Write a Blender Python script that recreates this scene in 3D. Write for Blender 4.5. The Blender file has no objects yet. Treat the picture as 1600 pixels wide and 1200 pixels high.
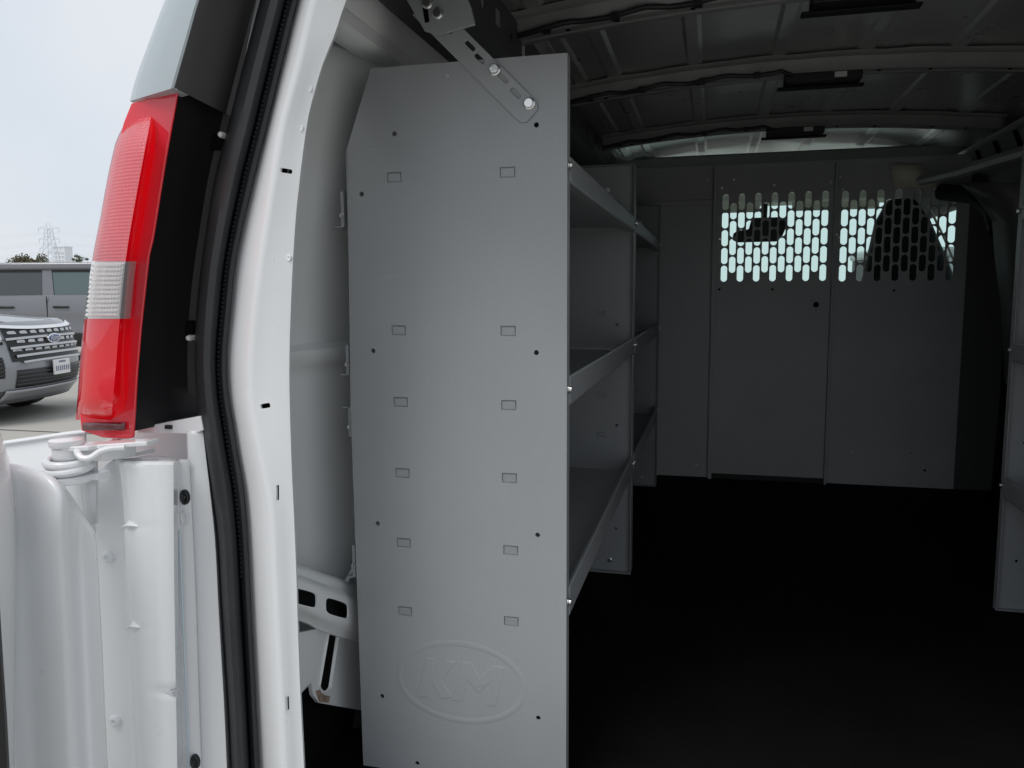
import bpy, bmesh, math, random
import numpy as np
from mathutils import Vector, Matrix
random.seed(7)
scn = bpy.context.scene
COL = scn.collection
rad = math.radians

# ------------------------------------------------------------------ camera
FPX = 1245.0                       # focal length in pixels of a 1600 px wide frame
CAM = np.array([0.0, 0.0, 0.78])   # 0.78 m above the cargo floor (z = 0), van axis = +Y
def _d(px, py): return np.array([px - 800.0, 600.0 - py, -FPX])
_y = _d(1114, 455); _y /= np.linalg.norm(_y)
_x = -_d(-4190, 487); _x -= _y * (_x @ _y); _x /= np.linalg.norm(_x)
_z = np.cross(_x, _y)
R = np.array([_x, _y, _z])
cam_data = bpy.data.cameras.new('camera'); cam = bpy.data.objects.new('camera', cam_data); COL.objects.link(cam)
M4 = Matrix.Identity(4)
for i in range(3):
    for j in range(3): M4[i][j] = float(R[i, j])
    M4[i][3] = float(CAM[i])
cam.matrix_world = M4
cam_data.sensor_width = 36; cam_data.sensor_fit = 'HORIZONTAL'; cam_data.lens = 36 * FPX / 1600
cam_data.clip_start = 0.02; cam_data.clip_end = 5000
scn.camera = cam

# ------------------------------------------------------------------ sky, sun, exposure
SUN_EL, SUN_AZ = 58.0, 208.0       # degrees; azimuth measured from +Y (ahead of the van) clockwise
world = bpy.data.worlds.new('World'); scn.world = world; world.use_nodes = True
nt = world.node_tree; nt.nodes.clear()
w_out = nt.nodes.new('ShaderNodeOutputWorld'); w_bg = nt.nodes.new('ShaderNodeBackground')
w_sky = nt.nodes.new('ShaderNodeTexSky'); w_sky.sky_type = 'NISHITA'; w_sky.sun_disc = False
w_sky.sun_elevation = rad(SUN_EL); w_sky.sun_rotation = rad(SUN_AZ); w_sky.dust_density = 4.0
w_co = nt.nodes.new('ShaderNodeTexCoord'); w_ns = nt.nodes.new('ShaderNodeTexNoise')
w_ns.inputs['Scale'].default_value = 3.2; w_ns.inputs['Detail'].default_value = 4; w_ns.inputs['Roughness'].default_value = 0.45
w_rp = nt.nodes.new('ShaderNodeValToRGB')
w_rp.color_ramp.elements[0].position = 0.3; w_rp.color_ramp.elements[0].color = (0.69, 0.765, 0.865, 1)
w_rp.color_ramp.elements[1].position = 0.72; w_rp.color_ramp.elements[1].color = (0.86, 0.88, 0.91, 1)
w_ml = nt.nodes.new('ShaderNodeMix'); w_ml.data_type = 'RGBA'; w_ml.blend_type = 'MULTIPLY'; w_ml.inputs[0].default_value = 1
w_ml.inputs[7].default_value = (9.0, 9.0, 9.0, 1)
w_mx = nt.nodes.new('ShaderNodeMix'); w_mx.data_type = 'RGBA'; w_mx.inputs[0].default_value = 0.93
nt.links.new(w_co.outputs['Generated'], w_ns.inputs['Vector'])
nt.links.new(w_ns.outputs['Fac'], w_rp.inputs['Fac'])
nt.links.new(w_rp.outputs['Color'], w_ml.inputs[6])
nt.links.new(w_sky.outputs['Color'], w_mx.inputs[6]); nt.links.new(w_ml.outputs[2], w_mx.inputs[7])
nt.links.new(w_mx.outputs[2], w_bg.inputs['Color']); w_bg.inputs['Strength'].default_value = 0.102
nt.links.new(w_bg.outputs['Background'], w_out.inputs['Surface'])
sun_d = bpy.data.lights.new('sun', 'SUN'); sun = bpy.data.objects.new('sun', sun_d); COL.objects.link(sun)
sun_d.energy = 1.5; sun_d.angle = rad(30); sun_d.color = (1.0, 0.97, 0.93)
_e, _a = rad(SUN_EL), rad(SUN_AZ)
sun.rotation_euler = Vector((math.sin(_a) * math.cos(_e), math.cos(_a) * math.cos(_e), math.sin(_e))).to_track_quat('Z', 'Y').to_euler()
sun.location = (0, -6, 10)
scn.view_settings.view_transform = 'Standard'; scn.view_settings.look = 'None'
scn.view_settings.exposure = 0.12; scn.view_settings.gamma = 1.0; scn.view_settings.use_curve_mapping = False
scn.render.engine = 'CYCLES'
cy = scn.cycles
cy.use_denoising = True
try: cy.denoiser = 'OPENIMAGEDENOISE'
except Exception: pass
cy.max_bounces = 10; cy.diffuse_bounces = 6; cy.glossy_bounces = 4; cy.transmission_bounces = 6; cy.transparent_max_bounces = 16
cy.sample_clamp_indirect = 6.0; cy.caustics_reflective = False; cy.caustics_refractive = False
cy.use_adaptive_sampling = False

# ------------------------------------------------------------------ pixel -> point helpers
def ray(px, py): return R @ _d(px, py)
def PY(px, py, Y): r = ray(px, py); return Vector((CAM + r * (Y / r[1])).tolist())
def PX(px, py, X): r = ray(px, py); return Vector((CAM + r * (X / r[0])).tolist())
def PZ(px, py, Z): r = ray(px, py); return Vector((CAM + r * ((Z - CAM[2]) / r[2])).tolist())
def PR(px, py, dist): r = ray(px, py); return Vector((CAM + r * (dist / math.hypot(r[0], r[1]))).tolist())
def curve(pts):
    """smooth y -> x interpolation through (y, x) control points"""
    ys = [p[0] for p in pts]; xs = [p[1] for p in pts]; n = len(ys)
    m = []
    for i in range(n):
        a, b = max(i - 1, 0), min(i + 1, n - 1)
        m.append((xs[b] - xs[a]) / (ys[b] - ys[a]))
    def f(y):
        if y <= ys[0]: return xs[0] + m[0] * (y - ys[0])
        if y >= ys[-1]: return xs[-1] + m[-1] * (y - ys[-1])
        i = max(k for k in range(n - 1) if ys[k] <= y)
        h = ys[i + 1] - ys[i]; t = (y - ys[i]) / h
        return ((2*t**3 - 3*t*t + 1) * xs[i] + (t**3 - 2*t*t + t) * h * m[i] + (-2*t**3 + 3*t*t) * xs[i+1] + (t**3 - t*t) * h * m[i+1])
    return f

# ------------------------------------------------------------------ materials
MAT = {}
def mat(name, col, rough=0.5, metal=0.0, spec=0.5, coat=0.0, bump=0.0, bscale=60.0, var=0.0, vscale=6.0, trans=0.0, sss=0.0, dirt=0.0, dirtcol=(0.2, 0.18, 0.15)):
    m = bpy.data.materials.new(name); m.use_nodes = True; t = m.node_tree; b = t.nodes['Principled BSDF']
    b.inputs['Base Color'].default_value = (*col, 1); b.inputs['Roughness'].default_value = rough
    b.inputs['Metallic'].default_value = metal; b.inputs['Specular IOR Level'].default_value = spec
    b.inputs['Coat Weight'].default_value = coat; b.inputs['Coat Roughness'].default_value = 0.08
    b.inputs['Transmission Weight'].default_value = trans
    tc = t.nodes.new('ShaderNodeTexCoord')
    if var > 0 or dirt > 0:
        n = t.nodes.new('ShaderNodeTexNoise'); n.inputs['Scale'].default_value = vscale; n.inputs['Detail'].default_value = 6
        t.links.new(tc.outputs['Object'], n.inputs['Vector'])
        r = t.nodes.new('ShaderNodeValToRGB')
        r.color_ramp.elements[0].position = 0.3; r.color_ramp.elements[1].position = 0.7
        r.color_ramp.elements[0].color = (*[c * (1 - var) for c in col], 1); r.color_ramp.elements[1].color = (*[min(1, c * (1 + var)) for c in col], 1)
        t.links.new(n.outputs['Fac'], r.inputs['Fac']); last = r.outputs['Color']
        rr = t.nodes.new('ShaderNodeMapRange'); rr.inputs['To Min'].default_value = max(0.02, rough - 0.08); rr.inputs['To Max'].default_value = min(1, rough + 0.08)
        n3 = t.nodes.new('ShaderNodeTexNoise'); n3.inputs['Scale'].default_value = vscale * 2.3; n3.inputs['Detail'].default_value = 5
        t.links.new(tc.outputs['Object'], n3.inputs['Vector']); t.links.new(n3.outputs['Fac'], rr.inputs['Value']); t.links.new(rr.outputs['Result'], b.inputs['Roughness'])
        if dirt > 0:
            n2 = t.nodes.new('ShaderNodeTexNoise'); n2.inputs['Scale'].default_value = vscale * 3.1; n2.inputs['Detail'].default_value = 9; n2.inputs['Roughness'].default_value = 0.7
            t.links.new(tc.outputs['Object'], n2.inputs['Vector'])
            r2 = t.nodes.new('ShaderNodeMapRange'); r2.inputs['From Min'].default_value = 0.56; r2.inputs['From Max'].default_value = 0.78; r2.inputs['To Max'].default_value = dirt
            t.links.new(n2.outputs['Fac'], r2.inputs['Value'])
            mx = t.nodes.new('ShaderNodeMix'); mx.data_type = 'RGBA'; mx.inputs[7].default_value = (*dirtcol, 1)
            t.links.new(r2.outputs['Result'], mx.inputs[0]); t.links.new(last, mx.inputs[6]); last = mx.outputs[2]
        t.links.new(last, b.inputs['Base Color'])
    if bump > 0:
        nb = t.nodes.new('ShaderNodeTexNoise'); nb.inputs['Scale'].default_value = bscale; nb.inputs['Detail'].default_value = 3
        t.links.new(tc.outputs['Object'], nb.inputs['Vector'])
        bp = t.nodes.new('ShaderNodeBump'); bp.inputs['Strength'].default_value = bump; bp.inputs['Distance'].default_value = 0.004
        t.links.new(nb.outputs['Fac'], bp.inputs['Height']); t.links.new(bp.outputs['Normal'], b.inputs['Normal'])
    MAT[name] = m
    return m
mat('white_paint', (0.775, 0.79, 0.80), 0.30, coat=0.6, bump=0.10, bscale=14, var=0.015, vscale=5, dirt=0.06, dirtcol=(0.45, 0.43, 0.38))
mat('inner_white_paint', (0.80, 0.82, 0.82), 0.42, coat=0.1, bump=0.10, bscale=18, var=0.03, vscale=5, dirt=0.08)
mat('pillar_primer', (0.085, 0.088, 0.086), 0.5)
mat('roof_primer', (0.68, 0.68, 0.67), 0.30, metal=0.6, spec=0.6, bump=0.05, bscale=4, var=0.08, vscale=5)
mat('bow_primer', (0.29, 0.29, 0.29), 0.42, bump=0.1, bscale=30, var=0.1, vscale=12)
mat('shelf_grey', (0.318, 0.332, 0.342), 0.40, spec=0.5, bump=0.05, bscale=7, var=0.035, vscale=5, dirt=0.10, dirtcol=(0.47, 0.47, 0.46))
def add_grain(name, scale, amount):
    """orange-peel of a powder coat: fine speckle in tone and relief"""
    t = MAT[name].node_tree; b = t.nodes['Principled BSDF']
    tc = t.nodes.new('ShaderNodeTexCoord'); n = t.nodes.new('ShaderNodeTexNoise'); n.inputs['Scale'].default_value = scale; n.inputs['Detail'].default_value = 2
    t.links.new(tc.outputs['Object'], n.inputs['Vector'])
    src = b.inputs['Base Color'].links[0].from_socket
    mr = t.nodes.new('ShaderNodeMapRange'); mr.inputs['From Min'].default_value = 0.3; mr.inputs['From Max'].default_value = 0.7; mr.inputs['To Min'].default_value = 1 - amount; mr.inputs['To Max'].default_value = 1 + amount
    t.links.new(n.outputs['Fac'], mr.inputs['Value'])
    vm = t.nodes.new('ShaderNodeVectorMath'); vm.operation = 'SCALE'
    t.links.new(src, vm.inputs[0]); t.links.new(mr.outputs['Result'], vm.inputs['Scale']); t.links.new(vm.outputs[0], b.inputs['Base Color'])
    bp = t.nodes.new('ShaderNodeBump'); bp.inputs['Strength'].default_value = 0.06; bp.inputs['Distance'].default_value = 0.001
    t.links.new(n.outputs['Fac'], bp.inputs['Height']); t.links.new(b.inputs['Normal'].links[0].from_socket, bp.inputs['Normal']); t.links.new(bp.outputs['Normal'], b.inputs['Normal'])
add_grain('shelf_grey', 330, 0.035)
mat('partition_grey', (0.46, 0.475, 0.485), 0.42, spec=0.4, bump=0.05, bscale=300, var=0.05, vscale=5)
mat('scuff', (0.42, 0.43, 0.43), 0.6)
mat('zinc', (0.78, 0.78, 0.76), 0.28, metal=1.0, bump=0.1, bscale=300)
mat('black_plastic', (0.012, 0.012, 0.013), 0.48, spec=0.4, bump=0.05, bscale=500)
mat('trim_plastic', (0.075, 0.073, 0.075), 0.55, bump=0.08, bscale=600)
mat('black_rubber', (0.022, 0.024, 0.026), 0.5, spec=0.45, var=0.25, vscale=9)
mat('floor_rubber', (0.0045, 0.0045, 0.0052), 0.8, spec=0.10, bump=0.3, bscale=120, var=0.3, vscale=5)
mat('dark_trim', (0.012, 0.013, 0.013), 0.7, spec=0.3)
mat('pale_lit_trim', (0.78, 0.77, 0.68), 0.6)
mat('hole_black', (0.004, 0.004, 0.004), 0.9, spec=0.1)
mat('zinc_strip', (0.62, 0.72, 0.80), 0.35, metal=0.5)
mat('silver_paint', (0.27, 0.28, 0.30), 0.38, metal=0.3, coat=0.7)
mat('dark_chrome', (0.5, 0.5, 0.5), 0.3, metal=1.0)
mat('cap_grey', (0.40, 0.455, 0.48), 0.35, coat=0.3, bump=0.05, bscale=200)
mat('strip_red', (0.10, 0.006, 0.012), 0.2, coat=1.0)
mat('dark_grey_paint', (0.18, 0.185, 0.20), 0.35, metal=0.25, coat=1.0)
mat('chrome', (0.9, 0.9, 0.9), 0.12, metal=1.0)
mat('car_black', (0.012, 0.012, 0.013), 0.4)
mat('cladding', (0.05, 0.052, 0.055), 0.6)
mat('tyre', (0.015, 0.015, 0.016), 0.85)
mat('alloy', (0.4, 0.4, 0.42), 0.3, metal=0.9)
mat('car_glass', (0.03, 0.04, 0.045), 0.06, spec=0.8, coat=0.5)
mat('car_glass_clear', (0.07, 0.11, 0.115), 0.05, spec=0.8, coat=0.5)
mat('head_lamp', (0.62, 0.63, 0.67), 0.12, coat=1.0)
mat('plate_white', (0.75, 0.75, 0.74), 0.5)
mat('plate_ink', (0.16, 0.17, 0.25), 0.5)
mat('emblem_blue', (0.02, 0.06, 0.22), 0.2, coat=1.0)
mat('concrete', (0.40, 0.385, 0.355), 0.85, spec=0.2, bump=0.25, bscale=20, var=0.10, vscale=0.35, dirt=0.25, dirtcol=(0.24, 0.23, 0.21))
mat('bark', (0.10, 0.075, 0.05), 0.9)
mat('leaf_olive', (0.085, 0.075, 0.035), 0.7, var=0.5, vscale=0.9)
mat('leaf_green', (0.07, 0.085, 0.04), 0.7, var=0.5, vscale=0.9)
mat('hazy_galvanised', (0.66, 0.69, 0.73), 0.6, metal=0.2)  # lightened towards the sky, distance haze painted into the metal
mat('hazy_concrete', (0.78, 0.80, 0.84), 0.8, var=0.05)  # tower colours kept near the sky tone to imitate haze
mat('hazy_window', (0.55, 0.58, 0.63), 0.3)
mat('white_plastic', (0.7, 0.7, 0.68), 0.45)
mat('rust', (0.30, 0.22, 0.17), 0.8, var=0.5, vscale=60)

def lens_mat(name, col, sx, sz, rough, strength):
    m = mat(name, col, rough, coat=1.0, spec=0.6); m.node_tree.nodes['Principled BSDF'].inputs['Coat IOR'].default_value = 2.0; m.node_tree.nodes['Principled BSDF'].inputs['Coat Roughness'].default_value = 0.03
    t = m.node_tree; b = t.nodes['Principled BSDF']
    tc = t.nodes.new('ShaderNodeTexCoord')
    hs = []
    for d, s in (('X', sx), ('Z', sz)):
        if s <= 0: continue
        w = t.nodes.new('ShaderNodeTexWave'); w.wave_type = 'BANDS'; w.bands_direction = d; w.wave_profile = 'SIN'; w.inputs['Scale'].default_value = s
        t.links.new(tc.outputs['Object'], w.inputs['Vector']); hs.append(w.outputs['Fac'])
    if hs:
        h = hs[0]
        if len(hs) > 1:
            a = t.nodes.new('ShaderNodeMath'); a.operation = 'ADD'; t.links.new(hs[0], a.inputs[0]); t.links.new(hs[1], a.inputs[1]); h = a.outputs[0]
        bp = t.nodes.new('ShaderNodeBump'); bp.inputs['Strength'].default_value = strength; bp.inputs['Distance'].default_value = 0.002
        t.links.new(h, bp.inputs['Height']); t.links.new(bp.outputs['Normal'], b.inputs['Normal'])
    if name.startswith('lens_red'):
        o = [n for n in t.nodes if n.type == 'OUTPUT_MATERIAL'][0]; mx = t.nodes.new('ShaderNodeMixShader'); tl_ = t.nodes.new('ShaderNodeBsdfTranslucent')
        tl_.inputs['Color'].default_value = (1.0, 0.02, 0.05, 1); mx.inputs[0].default_value = 0.5
        t.links.new(b.outputs[0], mx.inputs[1]); t.links.new(tl_.outputs[0], mx.inputs[2]); t.links.new(mx.outputs[0], o.inputs['Surface'])
    return m
lens_mat('lens_red_ribbed_wash', (0.95, 0.26, 0.31), 55, 75, 0.16, 0.35)  # pink base stands in for the pale reflected wash on the lens
lens_mat('lens_red', (0.95, 0.006, 0.03), 0, 0, 0.06, 0)
lens_mat('lens_red_flange', (0.92, 0.06, 0.10), 0, 0, 0.10, 0)
lens_mat('lens_clear', (0.40, 0.37, 0.37), 0, 0, 0.10, 0); lens_mat('lens_prism', (0.80, 0.78, 0.77), 0, 0, 0.08, 0)
def glass_mat(name, tint, refl):
    m = bpy.data.materials.new(name); m.use_nodes = True; t = m.node_tree; t.nodes.clear()
    o = t.nodes.new('ShaderNodeOutputMaterial'); mx = t.nodes.new('ShaderNodeMixShader'); tr = t.nodes.new('ShaderNodeBsdfTransparent'); g = t.nodes.new('ShaderNodeBsdfGlossy')
    g.inputs['Roughness'].default_value = 0.03; tr.inputs['Color'].default_value = (*tint, 1); mx.inputs[0].default_value = refl
    t.links.new(tr.outputs[0], mx.inputs[1]); t.links.new(g.outputs[0], mx.inputs[2]); t.links.new(mx.outputs[0], o.inputs['Surface'])
    MAT[name] = m
glass_mat('green_glass', (0.76, 0.97, 0.89), 0.06)

# ------------------------------------------------------------------ mesh helpers
def thing(name, label, cat, loc=(0, 0, 0), rotz=0.0, group=None):
    o = bpy.data.objects.new(name, None); COL.objects.link(o); o.empty_display_size = 0.1
    o.location = loc; o.rotation_euler = (0, 0, rotz); o['label'] = label; o['category'] = cat
    if group: o['group'] = group
    return o
def root_of(o):
    while o.parent: o = o.parent
    return o
class MB:
    def __init__(s): s.v = []; s.f = []
    def add(s, vs, fs):
        b = len(s.v); s.v += [Vector(v) for v in vs]; s.f += [tuple(b + i for i in f) for f in fs]; return s
    def box(s, c, size, rot=None):
        hx, hy, hz = [k / 2 for k in size]; c = Vector(c)
        vs = [Vector((x, y, z)) for x in (-hx, hx) for y in (-hy, hy) for z in (-hz, hz)]
        if rot is not None: vs = [rot @ v for v in vs]
        return s.add([c + v for v in vs], [(0,1,3,2),(4,6,7,5),(0,4,5,1),(2,3,7,6),(0,2,6,4),(1,5,7,3)])
    def box2(s, a, b): return s.box([(a[i] + b[i]) / 2 for i in range(3)], [abs(b[i] - a[i]) for i in range(3)])
    def loft(s, rows, cu=False, cv=False, caps=False):
        n, m = len(rows), len(rows[0]); vs = [p for r in rows for p in r]; fs = []
        for i in range(n if cv else n - 1):
            for j in range(m if cu else m - 1):
                i2, j2 = (i + 1) % n, (j + 1) % m
                fs.append((i*m + j, i*m + j2, i2*m + j2, i2*m + j))
        if caps: fs.append(tuple(range(m - 1, -1, -1))); fs.append(tuple((n-1)*m + k for k in range(m)))
        return s.add(vs, fs)
    def tube(s, path, r, n=8, caps=True):
        path = [Vector(p) for p in path]; rows = []; up = None
        for i, p in enumerate(path):
            t = (path[min(i+1, len(path)-1)] - path[max(i-1, 0)]).normalized()
            if up is None: up = t.orthogonal().normalized()
            up = (up - t * up.dot(t)).normalized(); w = t.cross(up)
            rr = r[i] if isinstance(r, (list, tuple)) else r
            rows.append([p + up * math.cos(2*math.pi*k/n) * rr + w * math.sin(2*math.pi*k/n) * rr for k in range(n)])
        return s.loft(rows, cu=True, caps=caps)
    def cyl(s, a, b, r, n=16): return s.tube([a, b], r, n)
    def ext(s, poly, off):
        """extrude a planar 3D polygon by vector off"""
        n = len(poly); off = Vector(off); a = [Vector(p) for p in poly]
        return s.add(a + [p + off for p in a], [tuple(range(n-1, -1, -1)), tuple(range(n, 2*n))] + [(i, (i+1) % n, n + (i+1) % n, n + i) for i in range(n)])
    def torus(s, c, axis, R_, r, n=24, k=8):
        c = Vector(c); axis = Vector(axis).normalized(); u = axis.orthogonal().normalized(); w = axis.cross(u); rows = []
        for i in range(n):
            a = 2*math.pi*i/n; d = u*math.cos(a) + w*math.sin(a)
            rows.append([c + d*(R_ + r*math.cos(2*math.pi*j/k)) + axis*r*math.sin(2*math.pi*j/k) for j in range(k)])
        return s.loft(rows, cu=True, cv=True)
    def mesh(s, name, base=(0, 0, 0), fixn=True):
        me = bpy.data.meshes.new(name); b = Vector(base)
        me.from_pydata([tuple(v - b) for v in s.v], [], s.f); me.update()
        if fixn:
            bm = bmesh.new(); bm.from_mesh(me); bmesh.ops.recalc_face_normals(bm, faces=bm.faces); bm.to_mesh(me); bm.free()
        return me
    def each(s, name, material, parent=None, **kw):
        """one object per loose piece"""
        par = list(range(len(s.v)))
        def find(i):
            while par[i] != i: par[i] = par[par[i]]; i = par[i]
            return i
        for f in s.f:
            for k in f[1:]: par[find(k)] = find(f[0])
        groups = {}
        for f in s.f: groups.setdefault(find(f[0]), []).append(f)
        out = []
        for fs in groups.values():
            m = MB(); idx = {}
            for f in fs:
                for k in f:
                    if k not in idx: idx[k] = len(m.v); m.v.append(s.v[k])
            m.f = [tuple(idx[k] for k in f) for f in fs]
            out.append(m.build(name, material, parent, **kw))
        return out
    def build(s, name, material, parent=None, bevel=0.0, smooth=35, thick=0.0, local=False, subsurf=0, label=None, segs=2, toff=-1):
        base = (0, 0, 0)
        if parent is not None and not local: base = root_of(parent).location
        me = s.mesh(name, base)
        return finish(me, name, material, parent, bevel, smooth, thick, subsurf, label, segs, toff)
def finish(me, name, material, parent, bevel=0, smooth=35, thick=0, subsurf=0, label=None, segs=2, toff=-1):
    me.materials.append(MAT[material])
    if smooth:
        for p in me.polygons: p.use_smooth = True
        me.set_sharp_from_angle(angle=rad(smooth))
    o = bpy.data.objects.new(name, me); COL.objects.link(o)
    if parent is not None: o.parent = parent
    if thick:
        md = o.modifiers.new('thickness', 'SOLIDIFY'); md.thickness = thick; md.offset = toff
    if bevel:
        md = o.modifiers.new('bevel', 'BEVEL'); md.width = bevel; md.segments = segs; md.limit_method = 'ANGLE'; md.angle_limit = rad(40); md.harden_normals = False
    if subsurf:
        md = o.modifiers.new('sub', 'SUBSURF'); md.levels = subsurf; md.render_levels = subsurf
    if label: o['label'] = label
    return o
def carve(me, cut):
    """boolean difference of two meshes, result baked; helpers removed"""
    a = bpy.data.objects.new('tmp_a', me); b = bpy.data.objects.new('tmp_b', cut); COL.objects.link(a); COL.objects.link(b)
    md = a.modifiers.new('b', 'BOOLEAN'); md.operation = 'DIFFERENCE'; md.object = b; md.solver = 'EXACT'
    dg = bpy.context.evaluated_depsgraph_get(); dg.update()
    out = bpy.data.meshes.new_from_object(a.evaluated_get(dg)); out.materials.clear()
    bpy.data.objects.remove(a); bpy.data.objects.remove(b)
    return out
def copy_tree(o, parent=None):
    c = o.copy(); COL.objects.link(c); c.parent = parent
    for ch in list(o.children): copy_tree(ch, c)
    return c
def bolt(mb, p, n, r=0.007, h=0.005):
    """hex flange bolt head at p, pointing along n"""
    p = Vector(p); n = Vector(n).normalized(); u = n.orthogonal().normalized(); w = n.cross(u)
    prof = [(0, 1.0), (0.25, 1.0), (0.4, 0.78), (1.0, 0.72)]
    rows = [[p + n*h*t + (u*math.cos(2*math.pi*k/12) + w*math.sin(2*math.pi*k/12)) * r*s for k in range(12)] for t, s in prof]
    mb.loft(rows, cu=True, caps=True)

# ================================================================== GROUND
GZ = -0.58
g = MB()
xs = [-1500, -200, -60, -30, -15, -5, 5, 15, 60, 1500]; ys = [-1500, -60, -10, 0, 10, 20, 30, 60, 200, 1500]
g.loft([[(x, y, GZ) for x in xs] for y in ys])
ground = g.build('ground', 'concrete', smooth=0); ground['kind'] = 'structure'
# saw-cut joints of the concrete slabs
jm = MB()
for k in range(-4, 7):
    jm.box((-12, 2 + k*4.5, GZ + 0.003), (60, 0.02, 0.003))
jm.each('concrete_joint', 'cladding', ground, smooth=0)

# ================================================================== VAN
van = thing('cargo_van', 'white cargo van with its rear door open, seen into the cargo bay', 'van', (0, 0, GZ))
CX = 0.24                                    # centre line of the van
seal_L = curve([(-160, 448), (0, 406), (100, 380), (200, 355), (280, 335), (400, 316), (480, 307), (560, 304), (620, 307), (660, 311), (700, 317), (765, 327), (840, 337), (940, 343), (1000, 347), (1100, 354), (1200, 359), (1400, 368)])
seal_R = curve([(-160, 512), (0, 466), (100, 441), (200, 417), (280, 397), (400, 370), (480, 361), (560, 354), (620, 357), (660, 364), (700, 370), (765, 381), (840, 387), (940, 392), (1000, 395), (1100, 400), (1200, 405), (1400, 414)])
crease = curve([(-160, 545), (0, 492), (100, 468), (200, 442), (300, 426), (400, 411), (480, 401), (560, 394), (620, 394), (660, 399), (720, 411), (760, 419), (800, 425), (900, 430), (1000, 435), (1100, 440), (1200, 445), (1400, 452)])
jamb_R = curve([(-160, 615), (0, 540), (50, 523), (100, 503), (130, 494), (180, 481), (240, 472), (300, 465), (340, 461), (420, 456), (520, 452), (590, 451), (680, 453), (760, 456), (800, 458), (900, 462), (1000, 465), (1100, 469), (1200, 474), (1400, 482)])
YS = list(range(-160, 1401, 20))
# ---- white door jamb
rows = []
for y in YS:
    a, c, e = seal_L(y) + 20, crease(y), jamb_R(y)
    rows.append([PY(a, y, 0.952), PY(seal_R(y), y, 0.934), PY((seal_R(y) + c) / 2 - 3, y, 0.917), PY(c - 6, y, 0.909), PY(c, y, 0.9085), PY(c + 5, y, 0.9105), PY((c + e) / 2, y, 0.917), PY(e - 5, y, 0.9225), PY(e, y, 0.924)])
for r in rows:
    e = r[-1]; r.append(Vector((e.x - 0.001, e.y + 0.004, e.z))); r.append(Vector((e.x - 0.02, e.y + 0.006, e.z)))
jamb_me = MB(); jamb_me.loft(rows)
jm_mesh = jamb_me.mesh('door_jamb', van.location)
# thicken by solidify, then cut slots
tmp = bpy.data.objects.new('t', jm_mesh); COL.objects.link(tmp); md = tmp.modifiers.new('s', 'SOLIDIFY'); md.thickness = 0.003; md.offset = 0
dg = bpy.context.evaluated_depsgraph_get(); dg.update(); jm_solid = bpy.data.meshes.new_from_object(tmp.evaluated_get(dg)); bpy.data.objects.remove(tmp)
cut = MB()
for (px, py, w, h, ang) in ((451, 268, 15, 7, 8), (419, 633, 15, 8, -10), (438, 768, 3.5, 26, 0), (454, 1095, 3.5, 26, 0)):
    c = PY(px, py, 0.92); s = 0.95 / FPX * 1.02
    hw, hh = w * s / 2, h * s / 2; rr = min(hw, hh) * 0.6; poly = []
    for (sx, sz, a0) in ((1, 1, 0), (-1, 1, 90), (-1, -1, 180), (1, -1, 270)):
        for k in range(4):
            a = rad(a0 + 30*k); x, z = sx*(hw - rr) + rr*math.cos(a), sz*(hh - rr) + rr*math.sin(a)
            ca, sa = math.cos(rad(-ang)), math.sin(rad(-ang)); poly.append(Vector((c.x + x*ca - z*sa, 0.85, c.z + x*sa + z*ca)))
    cut.ext(poly, (0, 0.2, 0))
jamb = finish(carve(jm_solid, cut.mesh('c', van.location)), 'door_jamb', 'white_paint', van, smooth=40)
# black sheet standing in for the unlit cavity behind the slots
rows2 = [[PY(crease(y) - 6, y, 0.934), PY(jamb_R(y) - 7, y, 0.934)] for y in YS]
MB().loft(rows2).build('jamb_backing', 'hole_black', jamb, thick=0.002)
# spot weld dimples
wd = MB()
for px, py in ((510, 53), (484, 138), (470, 200), (448, 356), (451, 403), (424, 404)):
    c = PY(px, py, 0.9205 if px != 424 else 0.9135)
    wd.loft([[c + Vector((math.cos(k*math.pi/6)*rr, -hh, math.sin(k*math.pi/6)*rr*1.3)) for k in range(12)] for rr, hh in ((0.0045, -0.003), (0.0030, 0.0006), (0.0018, 0.0008), (0.0006, -0.0002))], cu=True)
wd.each('weld_mark', 'white_paint', jamb)
# ---- rubber seal : bulb + grip lip
rows = []
for y in YS:
    l, r_ = seal_L(y), seal_R(y); w = r_ - l; yc = 0.925
    prof = [(0.0, 0.955), (0.0, 0.93), (0.10, 0.905), (0.28, 0.893), (0.48, 0.894), (0.62, 0.905), (0.68, 0.922), (0.705, 0.925), (0.74, 0.914), (0.86, 0.911), (0.97, 0.915), (1.0, 0.928), (0.99, 0.940)]
    rows.append([PY(l + w*t, y, Y) for t, Y in prof])
MB().loft(rows).build('door_seal', 'black_rubber', van, smooth=40)
sd = MB()          # stitched ridge on the grip lip
for y in range(-40, 900, 7):
    l, r_ = seal_L(y), seal_R(y); p = PY(l + (r_ - l) * 0.74, y, 0.9135); q = PY(l + (r_ - l) * 0.76, y + 4, 0.9135)
    sd.box((p + q) / 2, (0.0028, 0.002, 0.003))
sd.build('seal_ridge', 'black_rubber', [c for c in van.children if c.name.startswith('door_seal')][0])['kind'] = 'stuff'

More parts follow.
